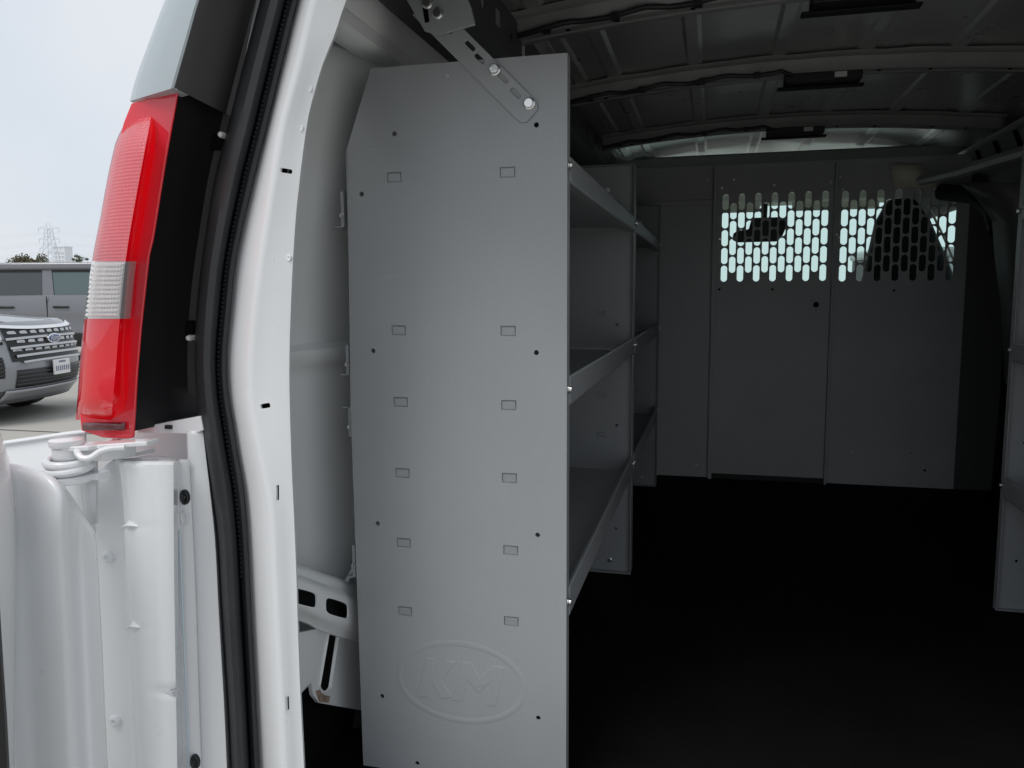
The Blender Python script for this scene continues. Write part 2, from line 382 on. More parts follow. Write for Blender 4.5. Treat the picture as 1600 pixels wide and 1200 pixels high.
# ---- tail light
tL = curve([(186, 190), (260, 172), (340, 157), (408, 144), (498, 132), (560, 126), (640, 120)])
tM = curve([(178, 238), (300, 215), (408, 197), (498, 188), (560, 183), (640, 176)])
tB = curve([(172, 250), (300, 230), (408, 213), (498, 204), (560, 200), (640, 196)])
tF = curve([(143, 277), (250, 258), (370, 239), (400, 232), (510, 220), (580, 214), (684, 208)])
def lens_rows(y0, y1, n=14, closed_top=0, closed_bot=0):
    out = []
    for i in range(n + 1):
        y = y0 + (y1 - y0) * i / n
        l, m_, b_ = tL(y), tM(y), tB(y); w = m_ - l
        d = 0.0
        if closed_top and i < 4: d = (1, 0.55, 0.25, 0.07)[i] * 0.035; l += (13, 6, 2, 0)[i]; w = m_ - l
        if closed_bot and i > n - 4: d = (0.03, 0.12, 0.4, 1.0)[i - (n - 3)] * 0.035
        cols = [(l + 1, 0.890), (l - 0.5, 0.872), (l + 0.06*w, 0.852), (l + 0.18*w, 0.840), (l + 0.42*w, 0.831), (l + 0.72*w, 0.827), (m_ - 1, 0.826), (m_ + 1.5, 0.829), (m_ + (b_ - m_)*0.55, 0.842), (b_ - 0.5, 0.855), (b_ + 0.5, 0.8585)]
        out.append([PY(x, y, min(Y + d, 0.889)) for x, Y in cols])
    return out
def strip(rows, a, b): return [r[a:b + 1] for r in rows]
plate = MB()
outl = [(205, 161), (240, 152), (277, 143.5)] + [(tF(y), y) for y in (250, 370, 400, 510, 580, 650)] + [(208, 684), (196, 686), (160, 684), (127, 673), (125, 655)] + [(tL(y) + 4, y) for y in (640, 560, 498, 408, 340, 260, 192)]
plate.ext([PY(x, y, 0.861) for x, y in outl], (0, 0.0035, 0))
tail = plate.build('tail_light', 'lens_red_flange', van, bevel=0.0012, label='red tail light with a clear reversing section')
ru = lens_rows(182, 408, 16, closed_top=1)
MB().loft(strip(ru, 0, 6)).build('red_lens', 'lens_red_ribbed_wash', tail, smooth=60)
MB().loft(strip(ru, 6, 10)).build('lens_edge', 'lens_red', tail, smooth=60)
rc = lens_rows(408.5, 498, 8)
clear = MB().loft(rc).build('reversing_lens', 'lens_clear', tail, smooth=60)
rl = lens_rows(498.5, 656, 14, closed_bot=1)
MB().loft(rl).build('red_lens', 'lens_red', tail, smooth=60)
# prisms of the reversing lens : small pyramids in rows
pr = MB()
for i in range(12):
    for j in range(11):
        y = 411 + i * 7.1; l, m_ = tL(y), tM(y); t = 0.05 + j * 0.085; t2 = t + 0.055
        Yd = lambda t: np.interp(t, [0, 0.06, 0.18, 0.42, 0.72, 1], [0.872, 0.852, 0.840, 0.831, 0.827, 0.826])
        w = m_ - l
        q = [PY(l + w*t, y, Yd(t) - .0003), PY(l + w*t2, y, Yd(t2) - .0003), PY(l - .75 + w*t2, y + 6.0, Yd(t2) - .0003), PY(l - .75 + w*t, y + 6.0, Yd(t) - .0003)]
        c = (q[0] + q[1] + q[2] + q[3]) / 4 + Vector((-0.0004, -0.0045, 0))
        pr.add(q + [c], [(0, 1, 4), (1, 2, 4), (2, 3, 4), (3, 0, 4)])
pr.build('lens_prism', 'lens_prism', clear, smooth=0)['kind'] = 'stuff'
# dark reflector strip along the lower edge
ds = MB(); ds.loft([[PY(x, y, 0.8585) for x in (130, 150, 175, 196)] for y in (660, 672)])
ds.build('reflector_strip', 'strip_red', tail, thick=0.0015)
# ---- black housing between light and seal
rows = []
for y in range(140, 681, 20):
    f = tF(max(y, 143)); s = seal_L(y) + 8
    yy = y
    rows.append([PY(f - 5, yy, 0.867), PY(f, yy, 0.867), PY(f + (s - f)*0.15, yy, 0.884), PY(f + (s - f)*0.5, yy, 0.925), PY(f + (s - f)*0.8, yy, 0.948), PY(s, yy, 0.955)])
# bottom edge follows a rising line
last = []
f, s = 208, seal_L(655) + 8
for t, Y in ((-0.04, 0.867), (0.0, 0.867), (0.15, 0.884), (0.5, 0.925), (0.8, 0.948), (1, 0.955)):
    last.append(PY(f + (s - f)*t, 674 - 24*max(t, 0), Y))
rows = [r for r in rows[:-2]] + [last]
house = MB().loft(rows).build('light_housing', 'black_plastic', van)
cp = MB()
for px, py in ((347, 211), (297, 528)):
    c = PY(px, py, 0.925); cp.loft([[c + Vector((math.cos(k*math.pi/6)*rr, -hh, math.sin(k*math.pi/6)*rr)) for k in range(12)] for rr, hh in ((0.0035, -0.01), (0.0042, 0.002), (0.0030, 0.005), (0.0006, 0.006))], cu=True, caps=True)
cp.each('retaining_clip', 'white_plastic', house)
dc = MB()
for px, py in ((292, 512), (338, 222)):
    dc.box(PY(px, py, 0.9485 if px < 300 else 0.9455), (0.025, 0.01, 0.02))
dc.each('clip_socket', 'hole_black', house, bevel=0.003)
# ---- body corner above the light : painted outside, black inside
cap_L = curve([(-160, 330), (0, 258), (60, 235), (120, 213), (158, 203)])
cap_R = curve([(-160, 368), (0, 311), (60, 294), (137, 272)])
rows = []
for i in range(13):
    t = i / 12; yl = -160 + 318*t; yr = -160 + 297*t; l, r_ = cap_L(yl), cap_R(yr)
    rows.append([PY(l + 12, yl, 1.02), PY(l + 1, yl, 0.90), PY(l, yl, 0.876), PY(l + (r_ - l)*0.12, yl + (yr - yl)*.12, 0.860), PY(l + (r_ - l)*0.5, yl + (yr - yl)*.5, 0.850), PY(l + (r_ - l)*0.93, yl + (yr - yl)*.93, 0.846), PY(r_, yr, 0.848)])
r = rows[-1]; rows.append([p + Vector((0, 0.008, -0.001)) for p in r]); rows.append([p + Vector((0, 0.03, -0.001)) for p in r])
MB().loft(rows).build('corner_cap', 'cap_grey', van, smooth=50)
rows = []
for i in range(13):
    t = i / 12; yl = -160 + 297*t; yr = -160 + 345*t; l = cap_R(yl); r_ = seal_L(yr) + 8
    P = lambda u, Y: PY(l + (r_ - l)*u, yl + (yr - yl)*u, Y)
    rows.append([P(0, 0.848), P(0.04, 0.851), P(0.3, 0.880), P(0.6, 0.908), P(0.74, 0.925), P(0.85, 0.945), P(1, 0.952), P(1.2, 0.954)])
r = rows[-1]; rows.append([p + Vector((0, 0.004, 0)) for p in r]); rows.append([p + Vector((-.004, 0.03, 0.0)) for p in r])
MB().loft(rows).build('corner_trim', 'trim_plastic', van, smooth=50)

# ---- lower corner: hinge pocket, jamb below the light
lowe = curve([(640, 294), (730, 297), (900, 305), (1050, 310), (1200, 315), (1400, 323)])      # edge between pressing and flat jamb
rows = []
for y in [673, 680] + list(range(690, 1401, 30)):
    e, s = lowe(y), seal_L(y) + 10
    rows.append([PY(e - 1, y, 0.905), PY(e + 1, y, 0.902), PY(e + (s - e)*.35, y, 0.903), PY(e + (s - e)*.7, y, 0.908), PY(s, y, 0.945)])
low = MB().loft(rows).build('lower_jamb', 'white_paint', van, thick=0.003)
# ledge under the light housing
MB().ext([PY(213, 668.5, 0.9015), PY(313, 650, 0.9015), PY(318, 672, 0.9015), PY(297, 681, 0.9015), PY(288, 677.5, 0.9015), PY(215, 676.5, 0.9015)], (0, 0.03, 0.0)).build('jamb_ledge', 'white_paint', low, bevel=0.001)
lg = MB(); lg.box(PY(264, 667, 0.9000), (0.009, 0.006, 0.005)); lg.build('jamb_ledge_plug', 'black_plastic', low)
# pocket back wall
MB().ext([PY(140, 694, 0.955), PY(207, 676, 0.955), PY(300, 668, 0.955), PY(310, 900, 0.955), PY(140, 900, 0.955)], (0, 0.004, 0)).build('hinge_pocket', 'white_paint', van)
# pressed hinge pillar plate
pl_L = curve([(760, 148), (830, 150), (900, 154.5), (1000, 159.5), (1100, 164), (1200, 169), (1400, 178)])
f1 = curve([(700, 184), (800, 193), (830, 194), (900, 197), (1000, 202), (1100, 207), (1200, 212), (1400, 222)])
f2 = curve([(700, 273), (900, 274), (1200, 279), (1400, 283)])
def dent(y, y0): return max(0.0, 1 - abs(y - y0) / 9.0)
rows = []
for y in [718, 722, 726, 732, 740, 750, 765] + list(range(780, 1401, 6)):
    L = pl_L(y) if y > 765 else 148 + 37 * (1 - math.sqrt(max(0, 1 - ((765 - y) / 47.0)**2)))
    a, b, e = f1(y), f2(y), lowe(y)
    L = min(L, a - 2)
    k1 = 0.012 * (dent(y, 822) + dent(y, 981)); k2 = 0.010 * dent(y, 1080)
    top = 0.016 if y <= 718 else (0.004 if y <= 722 else 0)
    rows.append([PY(L, y, 0.868), PY(L + 1, y, 0.864), PY(a - 6, y, 0.864), PY(a - 1, y, 0.8625 + k1*.1), PY(a + 2, y, 0.844 + k1*.3 + top), PY(a + 12, y, 0.8385 + k1*.2 + top), PY((a + b)/2, y, 0.835 + top), PY(b - 12, y, 0.838 + top + k2*.5), PY(b - 2, y, 0.843 + top + k2), PY(b + 1, y, 0.856 + k2*.6), PY(b + 5, y, 0.884), PY(b + 8, y, 0.889), PY(e - 1, y, 0.893)])
press = MB().loft(rows).build('pillar_pressing', 'white_paint', van, thick=0.002, smooth=50)
MB().loft([[PY(185, 719, 0.852), PY(230, 719, 0.851), PY(274, 721, 0.857)], [PY(185, 716, 0.885), PY(230, 711, 0.895), PY(274, 714, 0.89)]]).build('pressing_top', 'white_paint', press, thick=0.002)
for pts in (((184, 826), (216, 823), (203, 811), (199, 821)), ((190, 985), (220, 981), (208, 968), (203, 979)), ((256, 1082), (280, 1074), (272, 1092), (269, 1081))):
    q = [PY(x, y, Y) for (x, y), Y in zip(pts, ((0.862, 0.8385, 0.842, 0.832) if pts[0][0] < 250 else (0.838, 0.858, 0.846, 0.834)))]
    MB().add(q, [(0, 1, 3), (1, 2, 3), (2, 0, 3)]).build('gusset', 'white_paint', press, smooth=70)
rv = MB()
for px, py in ((168, 870), (179, 1127)):
    c = PY(px, py, 0.862)
    rv.loft([[c + Vector((math.cos(k*math.pi/8)*rr, -hh, math.sin(k*math.pi/8)*rr)) for k in range(16)] for rr, hh in ((0.0085, -0.002), (0.0082, 0.001), (0.0062, 0.0026), (0.0036, 0.0030), (0.0028, 0.0008), (0.0002, 0.0008))], cu=True)
rv.each('rivet', 'white_paint', press)
gm = MB()
for px, py, rx, rz in ((288, 777, 0.0058, 0.0095), (304, 1191, 0.006, 0.010)):
    c = PY(px, py, 0.889)
    gm.loft([[c + Vector((math.cos(k*math.pi/8)*rx*rr, -hh, math.sin(k*math.pi/8)*rz*rr)) for k in range(16)] for rr, hh in ((1.1, -0.004), (1.08, 0.001), (0.95, 0.0022), (0.8, 0.001), (0.1, -0.0005))], cu=True)
gm.each('rubber_plug', 'black_rubber', press)
c = PY(288, 808, 0.889)
MB().loft([[c + Vector((math.cos(k*math.pi/8)*0.0055*rr, -hh, math.sin(k*math.pi/8)*0.0095*rr)) for k in range(16)] for rr, hh in ((1.2, -0.003), (1.1, 0.0012), (0.9, 0.0016), (0.8, -0.001), (0.1, -0.001))], cu=True).build('dimple', 'white_paint', press)
MB().tube([PY(278 + 17*((y - 760)/440), y, 0.884) for y in range(830, 1400, 30)], 0.0013, 6).build('zinc_edge', 'zinc_strip', press)
MB().tube([PY(279.5, 722, .886), PY(279, 740, 0.886), PY(278, 760, 0.884), PY(277.5, 800, 0.884), PY(279, 826, 0.886)], 0.0022, 8).build('rolled_edge', 'white_paint', press)
gr = MB(); c = PY(349, 978, 0.918); gr.torus(c, (0, 1, 0), 0.012, 0.005); gr.cyl(c, c + Vector((0, .012, 0)), 0.012); gr.build('wire_grommet', 'black_rubber', low)

# ---- rear door, swung right round, inner face towards the rear
seam = lambda y: pl_L(max(y, 760)) - 1.5
_dc = curve([(-290, 0.66), (-235, 0.70), (-185, 0.735), (-150, 0.752), (-132, 0.758), (-112, 0.763), (-84, 0.763), (-62, 0.766), (-48, 0.774), (-38, 0.788), (-28, 0.798), (-14, 0.801), (-2, 0.802)])
DCOLS = [(o, _dc(o)) for o in list(range(-290, -150, 20)) + list(range(-150, -2, 4))] + [(-2, 0.802), (0, 0.806), (0, 0.83)]
ytop = curve([(-140, 700), (25, 724), (60, 733), (80, 741), (105, 764), (125, 793), (149, 829)])
rows = []
for v in range(0, 34):
    row = []
    for off, Y in DCOLS:
        x0 = 150 + off; t0 = ytop(x0)
        if v == 0: y, dY = t0 + 1, 0.035
        elif v == 1: y, dY = t0 + 1.5, 0.012
        elif v == 2: y, dY = t0 + 6, 0.004
        elif v == 3: y, dY = t0 + 16, 0.0
        else: y, dY = t0 + 16 + (1400 - t0 - 16) * ((v - 3) / 30.0)**1.25, 0.0
        # the crown of the pressing is fuller right under the shoulder
        bulge = -0.012 * math.exp(-((y - 800) / 60.0)**2) * math.exp(-((x0 - 100) / 45.0)**2)
        row.append(PY(seam(y) + off + 1.5 if y > 830 else x0, y, Y + dY + bulge))
    rows.append(row)
door_bm = MB().loft(rows)
door = door_bm.build('rear_door', 'white_paint', van, thick=0.002, smooth=60, label='white rear door swung open, inner side showing')
# upper inner frame of the door, standing proud at its free side
wf = curve([(640, -26), (676, 0), (700, 9), (730, 18), (780, 24), (850, 27), (1000, 26), (1400, 22)])
rows = [[PY(-150, y, 0.64), PY(wf(y) - 30, y, 0.685), PY(wf(y) - 12, y, 0.705), PY(wf(y) - 3, y, 0.73), PY(wf(y), y, 0.775)] for y in range(600, 1401, 20)]
MB().loft(rows).build('door_frame', 'white_paint', door, thick=0.002, smooth=60)
# outer skin with its folded edge
MB().loft([[PY(-140, 716, 0.90), PY(8, 690, 0.895), PY(60, 683, 0.893), PY(100, 677, 0.89), PY(135, 673, 0.887)], [PY(-140, 722, 0.898), PY(8, 695, 0.893), PY(60, 687, 0.891), PY(100, 681, 0.888), PY(135, 676, 0.885)], [PY(-140, 1400, 0.90), PY(8, 1400, 0.895), PY(60, 1400, 0.893), PY(100, 1400, 0.89), PY(135, 1400, 0.887)]]).build('outer_skin', 'white_paint', door, thick=0.004)
MB().tube([PY(-140, 718, 0.892), PY(8, 692.5, 0.887), PY(60, 685, 0.885), PY(100, 679, 0.882), PY(135, 674.5, 0.879)], 0.0024, 8).build('hemmed_edge', 'white_paint', door)
# black trim pad of the door
MB().loft([[PY(-150, y, 0.61), PY(x - 4, y, 0.665), PY(x, y, 0.672), PY(x, y, 0.69)] for y, x in ((915, -6), (950, 0), (1040, 5.5), (1120, 11), (1200, 15), (1400, 24))]).build('trim_pad', 'black_plastic', door, thick=0.003)
wd = MB()
for px, py in ((134, 868), (136, 1023), (138, 1128), (56, 760)):
    c = PY(px, py, 0.801 if px > 100 else 0.768)
    wd.loft([[c + Vector((math.cos(k*math.pi/5)*rr*.8, -hh, math.sin(k*math.pi/5)*rr*1.2)) for k in range(10)] for rr, hh in ((0.007, -0.002), (0.004, 0.0012), (0.0006, 0.0002))], cu=True)
wd.each('door_dimple', 'white_paint', door)
# bracket plate in the notch
MB().ext([PY(60, 738, 0.845), PY(150, 716, 0.845), PY(152, 818, 0.845), PY(140, 826, 0.845), PY(70, 760, 0.845)], (0, 0.004, 0)).build('bracket_plate', 'white_paint', door, bevel=0.001)
MB().loft([[PY(128, 728, 0.844), PY(132, 728, 0.838), PY(147, 726, 0.838), PY(149, 726, 0.845)], [PY(134, 818, 0.844), PY(138, 818, 0.838), PY(149, 816, 0.838), PY(150, 816, 0.845)]]).build('bracket_rib', 'white_paint', door, thick=0.002)
# hinge
hp = PY(104, 692, 0.815)
def hz(py): return PY(104, py, 0.815).z
h = MB()
def disc(z0, z1, r, n=24):
    h.loft([[Vector((hp.x + math.cos(2*math.pi*k/n)*rr, hp.y + math.sin(2*math.pi*k/n)*rr, z)) for k in range(n)] for rr, z in ((r*.9, z1), (r, z1 - .0015), (r, z0 + .001), (r*.96, z0))], cu=True, caps=True)
disc(hz(697), hz(685), 0.0200); disc(hz(716), hz(698), 0.0170); disc(hz(750), hz(716), 0.0150)
hinge = h.build('door_hinge', 'white_paint', van, smooth=40)
h = MB(); h.torus(Vector((hp.x, hp.y, hz(719))), (0.06, -0.1, 1), 0.0240, 0.0050, 32, 10); h.torus(Vector((hp.x + .001, hp.y, hz(731))), (-0.03, -0.1, 1), 0.0255, 0.0050, 32, 10)
h.each('spring_coil', 'white_paint', hinge)
h = MB(); disc(hz(752), hz(740), 0.0285, 32)
zb = hz(745)
h.box2((hp.x, hp.y + 0.006, zb - 0.004), (PY(185, 700, .86).x, 0.845, zb + 0.004))
h.build('lower_knuckle', 'white_paint', hinge, bevel=0.0015)
h = MB(); zt = hz(702)
tip = PY(236, 690, 0.845)
h.ext([(hp.x + .006, hp.y - .016, zt), (hp.x + .035, hp.y - .004, zt), (PY(150, 690, .82).x, .822, zt), (tip.x, tip.y - .008, zt + .004), (tip.x, tip.y + .016, zt + .004), (hp.x + .05, hp.y + .04, zt), (hp.x, hp.y + .016, zt)], (0, 0, 0.006))
h.build('upper_arm', 'white_paint', hinge, bevel=0.0012)
h = MB(); a = PY(128, 707, .83); b = PY(213, 700, .865)
h.loft([[Vector((a.x, .822, hz(699))), Vector((a.x + .01, .820, hz(708))), Vector((a.x, .823, hz(716))), Vector((a.x, .86, hz(718)))],
        [Vector((a.x + .03, .826, hz(697))), Vector((a.x + .03, .832, hz(707))), Vector((a.x + .03, .828, hz(716))), Vector((a.x + .03, .865, hz(720)))],
        [Vector((b.x, .86, hz(695))), Vector((b.x, .862, hz(705))), Vector((b.x, .862, hz(715))), Vector((b.x, .90, hz(716)))]])
h.build('hinge_casting', 'white_paint', hinge, thick=0.006, bevel=0.001)
h = MB(); _sp = [(.020, -.006, hz(701)), (.028, -.012, hz(706)), (.036, -.013, hz(711)), (.044, -.009, hz(710)), (.050, -.002, hz(703)), (.060, .004, hz(699)), (.075, .012, hz(698))]
_fy, _fz = curve([(p[0], p[1]) for p in _sp]), curve([(p[0], p[2]) for p in _sp])
h.tube([(hp.x + x_, hp.y + _fy(x_), _fz(x_)) for x_ in [.020 + .055*k/28 for k in range(29)]], 0.0042, 10)
h.build('check_spring', 'white_paint', hinge)
h = MB()
bolt(h, PY(185, 690, .875), (0, 0, 1), 0.011, 0.012); h.build('hinge_bolt', 'zinc', hinge)

# ---- interior left wall (follows the tumblehome of the jamb)
def wallX(z): return float(np.interp(z, [-0.1, 0.1, 0.35, 0.66, 0.85, 1.0, 1.15, 1.25], [-0.625, -0.628, -0.635, -0.632, -0.612, -0.582, -0.545, -0.50]))
rows = []
zs = [0.085, 0.12, 0.2, 0.3, 0.4, 0.5, 0.58, 0.64, 0.662, 0.676, 0.69, 0.70, 0.75, 0.8, 0.85, 0.9, 0.95, 1.0, 1.05, 1.1, 1.15]
ysw = [0.934, 0.945, 0.96, 1.0, 1.03, 1.06, 1.09, 1.12, 1.15, 1.18, 1.21, 1.25, 1.29, 1.33, 1.4, 1.8, 2.4, 3.0, 3.6]
for z in zs:
    row = []
    for Y in ysw:
        x = wallX(z) + (0.018 if 0.67 < z < 0.695 else 0) * (1 if Y > 0.97 else 0)
        t_ = min(1, max(0, (Y - 0.99) / 0.33)); x += -0.045 + 0.065 * t_*t_*(3 - 2*t_)
        x += max(0, (0.96 - Y) / 0.026) * 0.055 if Y < 0.96 else 0
        row.append(Vector((x, Y, z)))
    rows.append(row)
MB().loft(rows).build('side_wall', 'inner_white_paint', van, thick=0.003, smooth=60, toff=1)
wallL = [c for c in van.children if c.name.startswith('side_wall')][0]
# wheel-house skin below, with its slot
wx = -0.600
edge = [(462, 990), (462, 1090), (470, 1084), (486, 1066), (489, 1086), (498, 1098), (520, 1102), (566, 1110), (600, 1112), (600, 960)]
MB().ext([PX(x, y, wx) for x, y in edge], (-0.006, 0, 0)).build('wheel_house', 'inner_white_paint', wallL)
sl = MB(); sl.ext([PX(x, y, wx + .0012) for x, y in ((516, 985), (526, 985), (513, 1074), (508, 1080), (501, 1074))], (-0.003, 0, 0)); sl.build('drain_slot', 'hole_black', wallL)
MB().tube([PX(x, y, wx + .001) for x, y in ((514, 985), (499, 1072), (503, 1082), (512, 1080), (516, 1074), (530, 985))], 0.0022, 6).build('slot_bead', 'inner_white_paint', wallL)
MB().ext([PX(x, y, wx + .0015) for x, y in ((494, 1080), (500, 1078), (507, 1086), (516, 1088), (514, 1098), (500, 1097))], (-0.002, 0, 0)).build('rust_patch', 'rust', wallL)
MB().tube([PX(x, y, -.60) for x, y in ((556, 868), (552, 890), (540, 912), (536, 925))], 0.004, 8).build('wire_stay', 'inner_white_paint', wallL)
# stamped brace with two rounded openings
tE = curve([(455, 884), (475, 888), (500, 897), (540, 911), (580, 926), (620, 938)]); bE = curve([(455, 966), (475, 972), (500, 984), (530, 995), (580, 1004), (620, 1010)])
rows = []
for x in list(range(450, 621, 5)):
    row = []
    for t, dx in ((-0.03, -.022), (0, 0), (0.07, 0.002), (0.16, 0.002), (0.22, 0.012), (0.3, 0.016), (0.7, 0.016), (0.80, 0.010), (0.9, 0.002), (0.98, 0.0), (1.0, -0.016)):
        wav = 0.006 * math.sin((x - 470) / 22.0) * (1 if 0.2 < t < 0.85 else 0)
        row.append(PX(x, tE(x) + (bE(x) - tE(x))*t, -0.585 + dx + wav * 0.5))
    rows.append(row)
br = MB().loft(rows).mesh('wall_brace', van.location)
tmp = bpy.data.objects.new('t', br); COL.objects.link(tmp); md = tmp.modifiers.new('s', 'SOLIDIFY'); md.thickness = 0.003; md.offset = 0
dg = bpy.context.evaluated_depsgraph_get(); dg.update(); br2 = bpy.data.meshes.new_from_object(tmp.evaluated_get(dg)); bpy.data.objects.remove(tmp)
cut = MB()
for (px, py, w, hgt) in ((471, 934, 30, 24), (520, 950, 38, 25)):
    c = PX(px, py, -0.575); cs = []
    ex = PX(px + w/2, py + w/2*0.28, -0.575) - c; ez = PX(px, py - hgt/2, -0.575) - c
    for k in range(20):
        a = 2*math.pi*k/20; f = lambda v: math.copysign(abs(v)**0.45, v)
        cs.append(c + ex*f(math.cos(a)) + ez*f(math.sin(a)) + Vector((0.06, 0, 0)))
    cut.ext(cs, (-0.12, 0, 0))
brace = finish(carve(br2, cut.mesh('c', van.location)), 'wall_brace', 'inner_white_paint', van, smooth=60)
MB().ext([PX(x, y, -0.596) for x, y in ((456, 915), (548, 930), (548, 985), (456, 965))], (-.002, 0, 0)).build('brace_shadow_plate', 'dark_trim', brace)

# ---- roof rails on the left
def rail(pts, y0, y1, name, m, par, thick=0.004, n=10):
    rows = [[Vector((x, y0 + (y1 - y0)*i/n, z)) for x, z in pts] for i in range(n + 1)]
    return MB().loft(rows).build(name, m, par, thick=thick)
rl_ = rail([(-0.545, 1.150), (-0.507, 1.1505), (-0.503, 1.153), (-0.502, 1.170), (-0.506, 1.1715), (-0.506, 1.1735), (-0.500, 1.1745), (-0.485, 1.205)], 0.936, 3.6, 'roof_rail', 'inner_white_paint', van)
rail([(-0.4848, 1.2053), (-0.470, 1.222), (-0.40, 1.250)], 0.936, 3.6, 'rail_channel', 'pillar_primer', rl_)
# inner perforated flange of the rail
fl = MB(); fl.box2((-0.404, 0.94, 1.2505), (-0.401, 3.6, 1.330))
cut = MB()
for k in range(22):
    y = 1.30 + k * 0.105
    cut.box((-0.4025, y, 1.292), (0.05, 0.042, 0.034)) if k % 2 == 0 else cut.cyl((-0.45, y, 1.286), (-0.35, y, 1.286), 0.013, 12)
finish(carve(fl.mesh('f', van.location), cut.mesh('c', van.location)), 'rail_flange', 'pillar_primer', rl_, smooth=30)
hl = MB()
for k in range(14):
    y = 1.28 + k*0.16
    hl.cyl((-0.4325, y, 1.233), (-0.4328, y, 1.2372 + .003), 0.006, 10)
hl.each('rail_hole', 'hole_black', rl_)
# ---- roof skin with pressed beads
def zr(x): return 1.385 - 0.050 * ((x - CX) / 0.72)**2
bx = []
x = -0.56
beads = [-0.36, -0.27, -0.06, 0.15, 0.36, 0.57, 0.78]
xsr = [-0.56, -0.5, -0.44]
for b in beads: xsr += [b - 0.022, b - 0.013, b + 0.013, b + 0.022]
xsr += [0.92, 0.98, 1.04]
def zbead(x):
    for b in beads:
        if abs(x - b) <= 0.0131: return zr(x) - 0.005
    return zr(x)
rows = []
for i in range(22):
    Y = 0.80 + i * 0.17
    rows.append([Vector((x, Y, zbead(x) - (0.10*max(0, Y - 4.0)**2))) for x in xsr])
roof = MB().loft(rows).build('roof_skin', 'roof_primer', van, thick=0.002, smooth=25, toff=1)
# ---- roof bows
def make_bow(Yb, w=0.060):
    rows = []
    n = 48
    for i in range(n + 1):
        x = -0.43 + 1.34 * i / n
        sc = 0.006 * math.sin(i * 0.9) * (1 if (i // 6) % 2 else 0.3)
        z = zr(x)
        rows.append([Vector((x, Yb + y, z - d)) for y, d in ((-w - 0.012 + sc, 0.004), (-w*0.72 + sc*.5, 0.010), (-w*0.55, 0.034), (-w*0.45, 0.040), (-w*0.12, 0.041), (-w*0.06, 0.0375), (w*0.06, 0.0375), (w*0.12, 0.041), (w*0.45, 0.040), (w*0.55, 0.034), (w*0.72, 0.010), (w + 0.012, 0.004))])
    b = MB().loft(rows).build('roof_bow', 'bow_primer', van, thick=0.002, smooth=40)
    hm = MB()
    for x in (-0.30, -0.2, -0.05, 0.3, 0.40, 0.52, 0.70, 0.80):
        hm.cyl((x, Yb - w*0.28, zr(x) - 0.0445), (x, Yb - w*0.28, zr(x) - 0.038), 0.0048, 10)
    hm.each('bow_hole', 'hole_black', b)
    # harness clipped along the bow, feeding the lamp
    pts = []; rnd = random.Random(int(Yb * 100))
    for i in range(30):
        x = -0.46 + 0.62 * i / 29
        pts.append((x, Yb - w*0.55 - 0.006 + 0.004*math.sin(i*0.8) + rnd.uniform(-.002, .002), zr(x) - 0.034 - 0.006*abs(math.sin(i*0.42)) - rnd.uniform(0, .002)))
    pts.append((0.19, Yb - w*0.45, zr(0.19) - 0.047)); pts.insert(0, (-0.485, Yb - 0.03, zr(-.48) - 0.06))
    hr = MB().tube(pts, 0.0055, 8).build('wiring_harness', 'black_rubber', b)
    ck = MB()
    for x in (-0.34, -0.2, -0.04, 0.10):
        ck.box((x, Yb - w*0.55 - 0.006, zr(x) - 0.042), (0.016, 0.014, 0.014))
    ck.each('harness_clip', 'black_plastic', b)
    # dome lamp
    lz = zr(CX) - 0.041
    d = MB().box2((0.17, Yb - 0.028, lz - 0.024), (0.36, Yb + 0.028, lz - .0005)).build('dome_lamp', 'black_plastic', van, bevel=0.003)
    MB().box2((0.155, Yb + 0.012, lz - 0.030), (0.372, Yb + 0.040, lz - 0.0245)).build('lamp_tray', 'dark_trim', d, bevel=0.002)
    MB().box2((0.292, Yb - 0.032, lz - 0.018), (0.322, Yb - 0.0285, lz - 0.004)).build('lamp_connector', 'white_plastic', d, bevel=0.001)
    return b
for Yb in (1.70, 2.30, 3.02): make_bow(Yb)
# lamp of the rearmost bow hangs lower at the door header
MB().box2((-0.46, 3.56, 1.30), (0.98, 3.66, 1.355)).build('front_header', 'bow_primer', van, bevel=0.01)
# ---- right roof rail, wall, side door
rr_ = rail([(1.10, 1.10), (1.02, 1.135), (0.99, 1.16), (0.985, 1.20), (0.955, 1.225), (0.93, 1.285), (0.90, 1.30)], 0.936, 3.6, 'roof_rail', 'bow_primer', van)
sg = MB()
for k in range(10):
    y = 1.6 + k*0.19
    sg.box((0.938, y, 1.254), (0.012, 0.022, 0.07), Matrix.Rotation(rad(-22), 3, 'Y'))
sg.each('rail_slot', 'hole_black', rr_)
rows = [[Vector((x, Y, z)) for Y in (0.94, 1.6, 2.35)] for z, x in ((0.0, 1.105), (0.4, 1.115), (0.7, 1.11), (0.95, 1.07), (1.12, 1.03))]
MB().loft(rows).build('side_wall', 'inner_white_paint', van, thick=0.003)
rows = [[Vector((x, Y, z)) for Y in (2.36, 2.9, 3.5)] for z, x in ((0.0, 1.08), (0.4, 1.09), (0.7, 1.085), (0.95, 1.05), (1.11, 1.01))]
MB().loft(rows).build('side_door', 'dark_trim', van, thick=0.01)
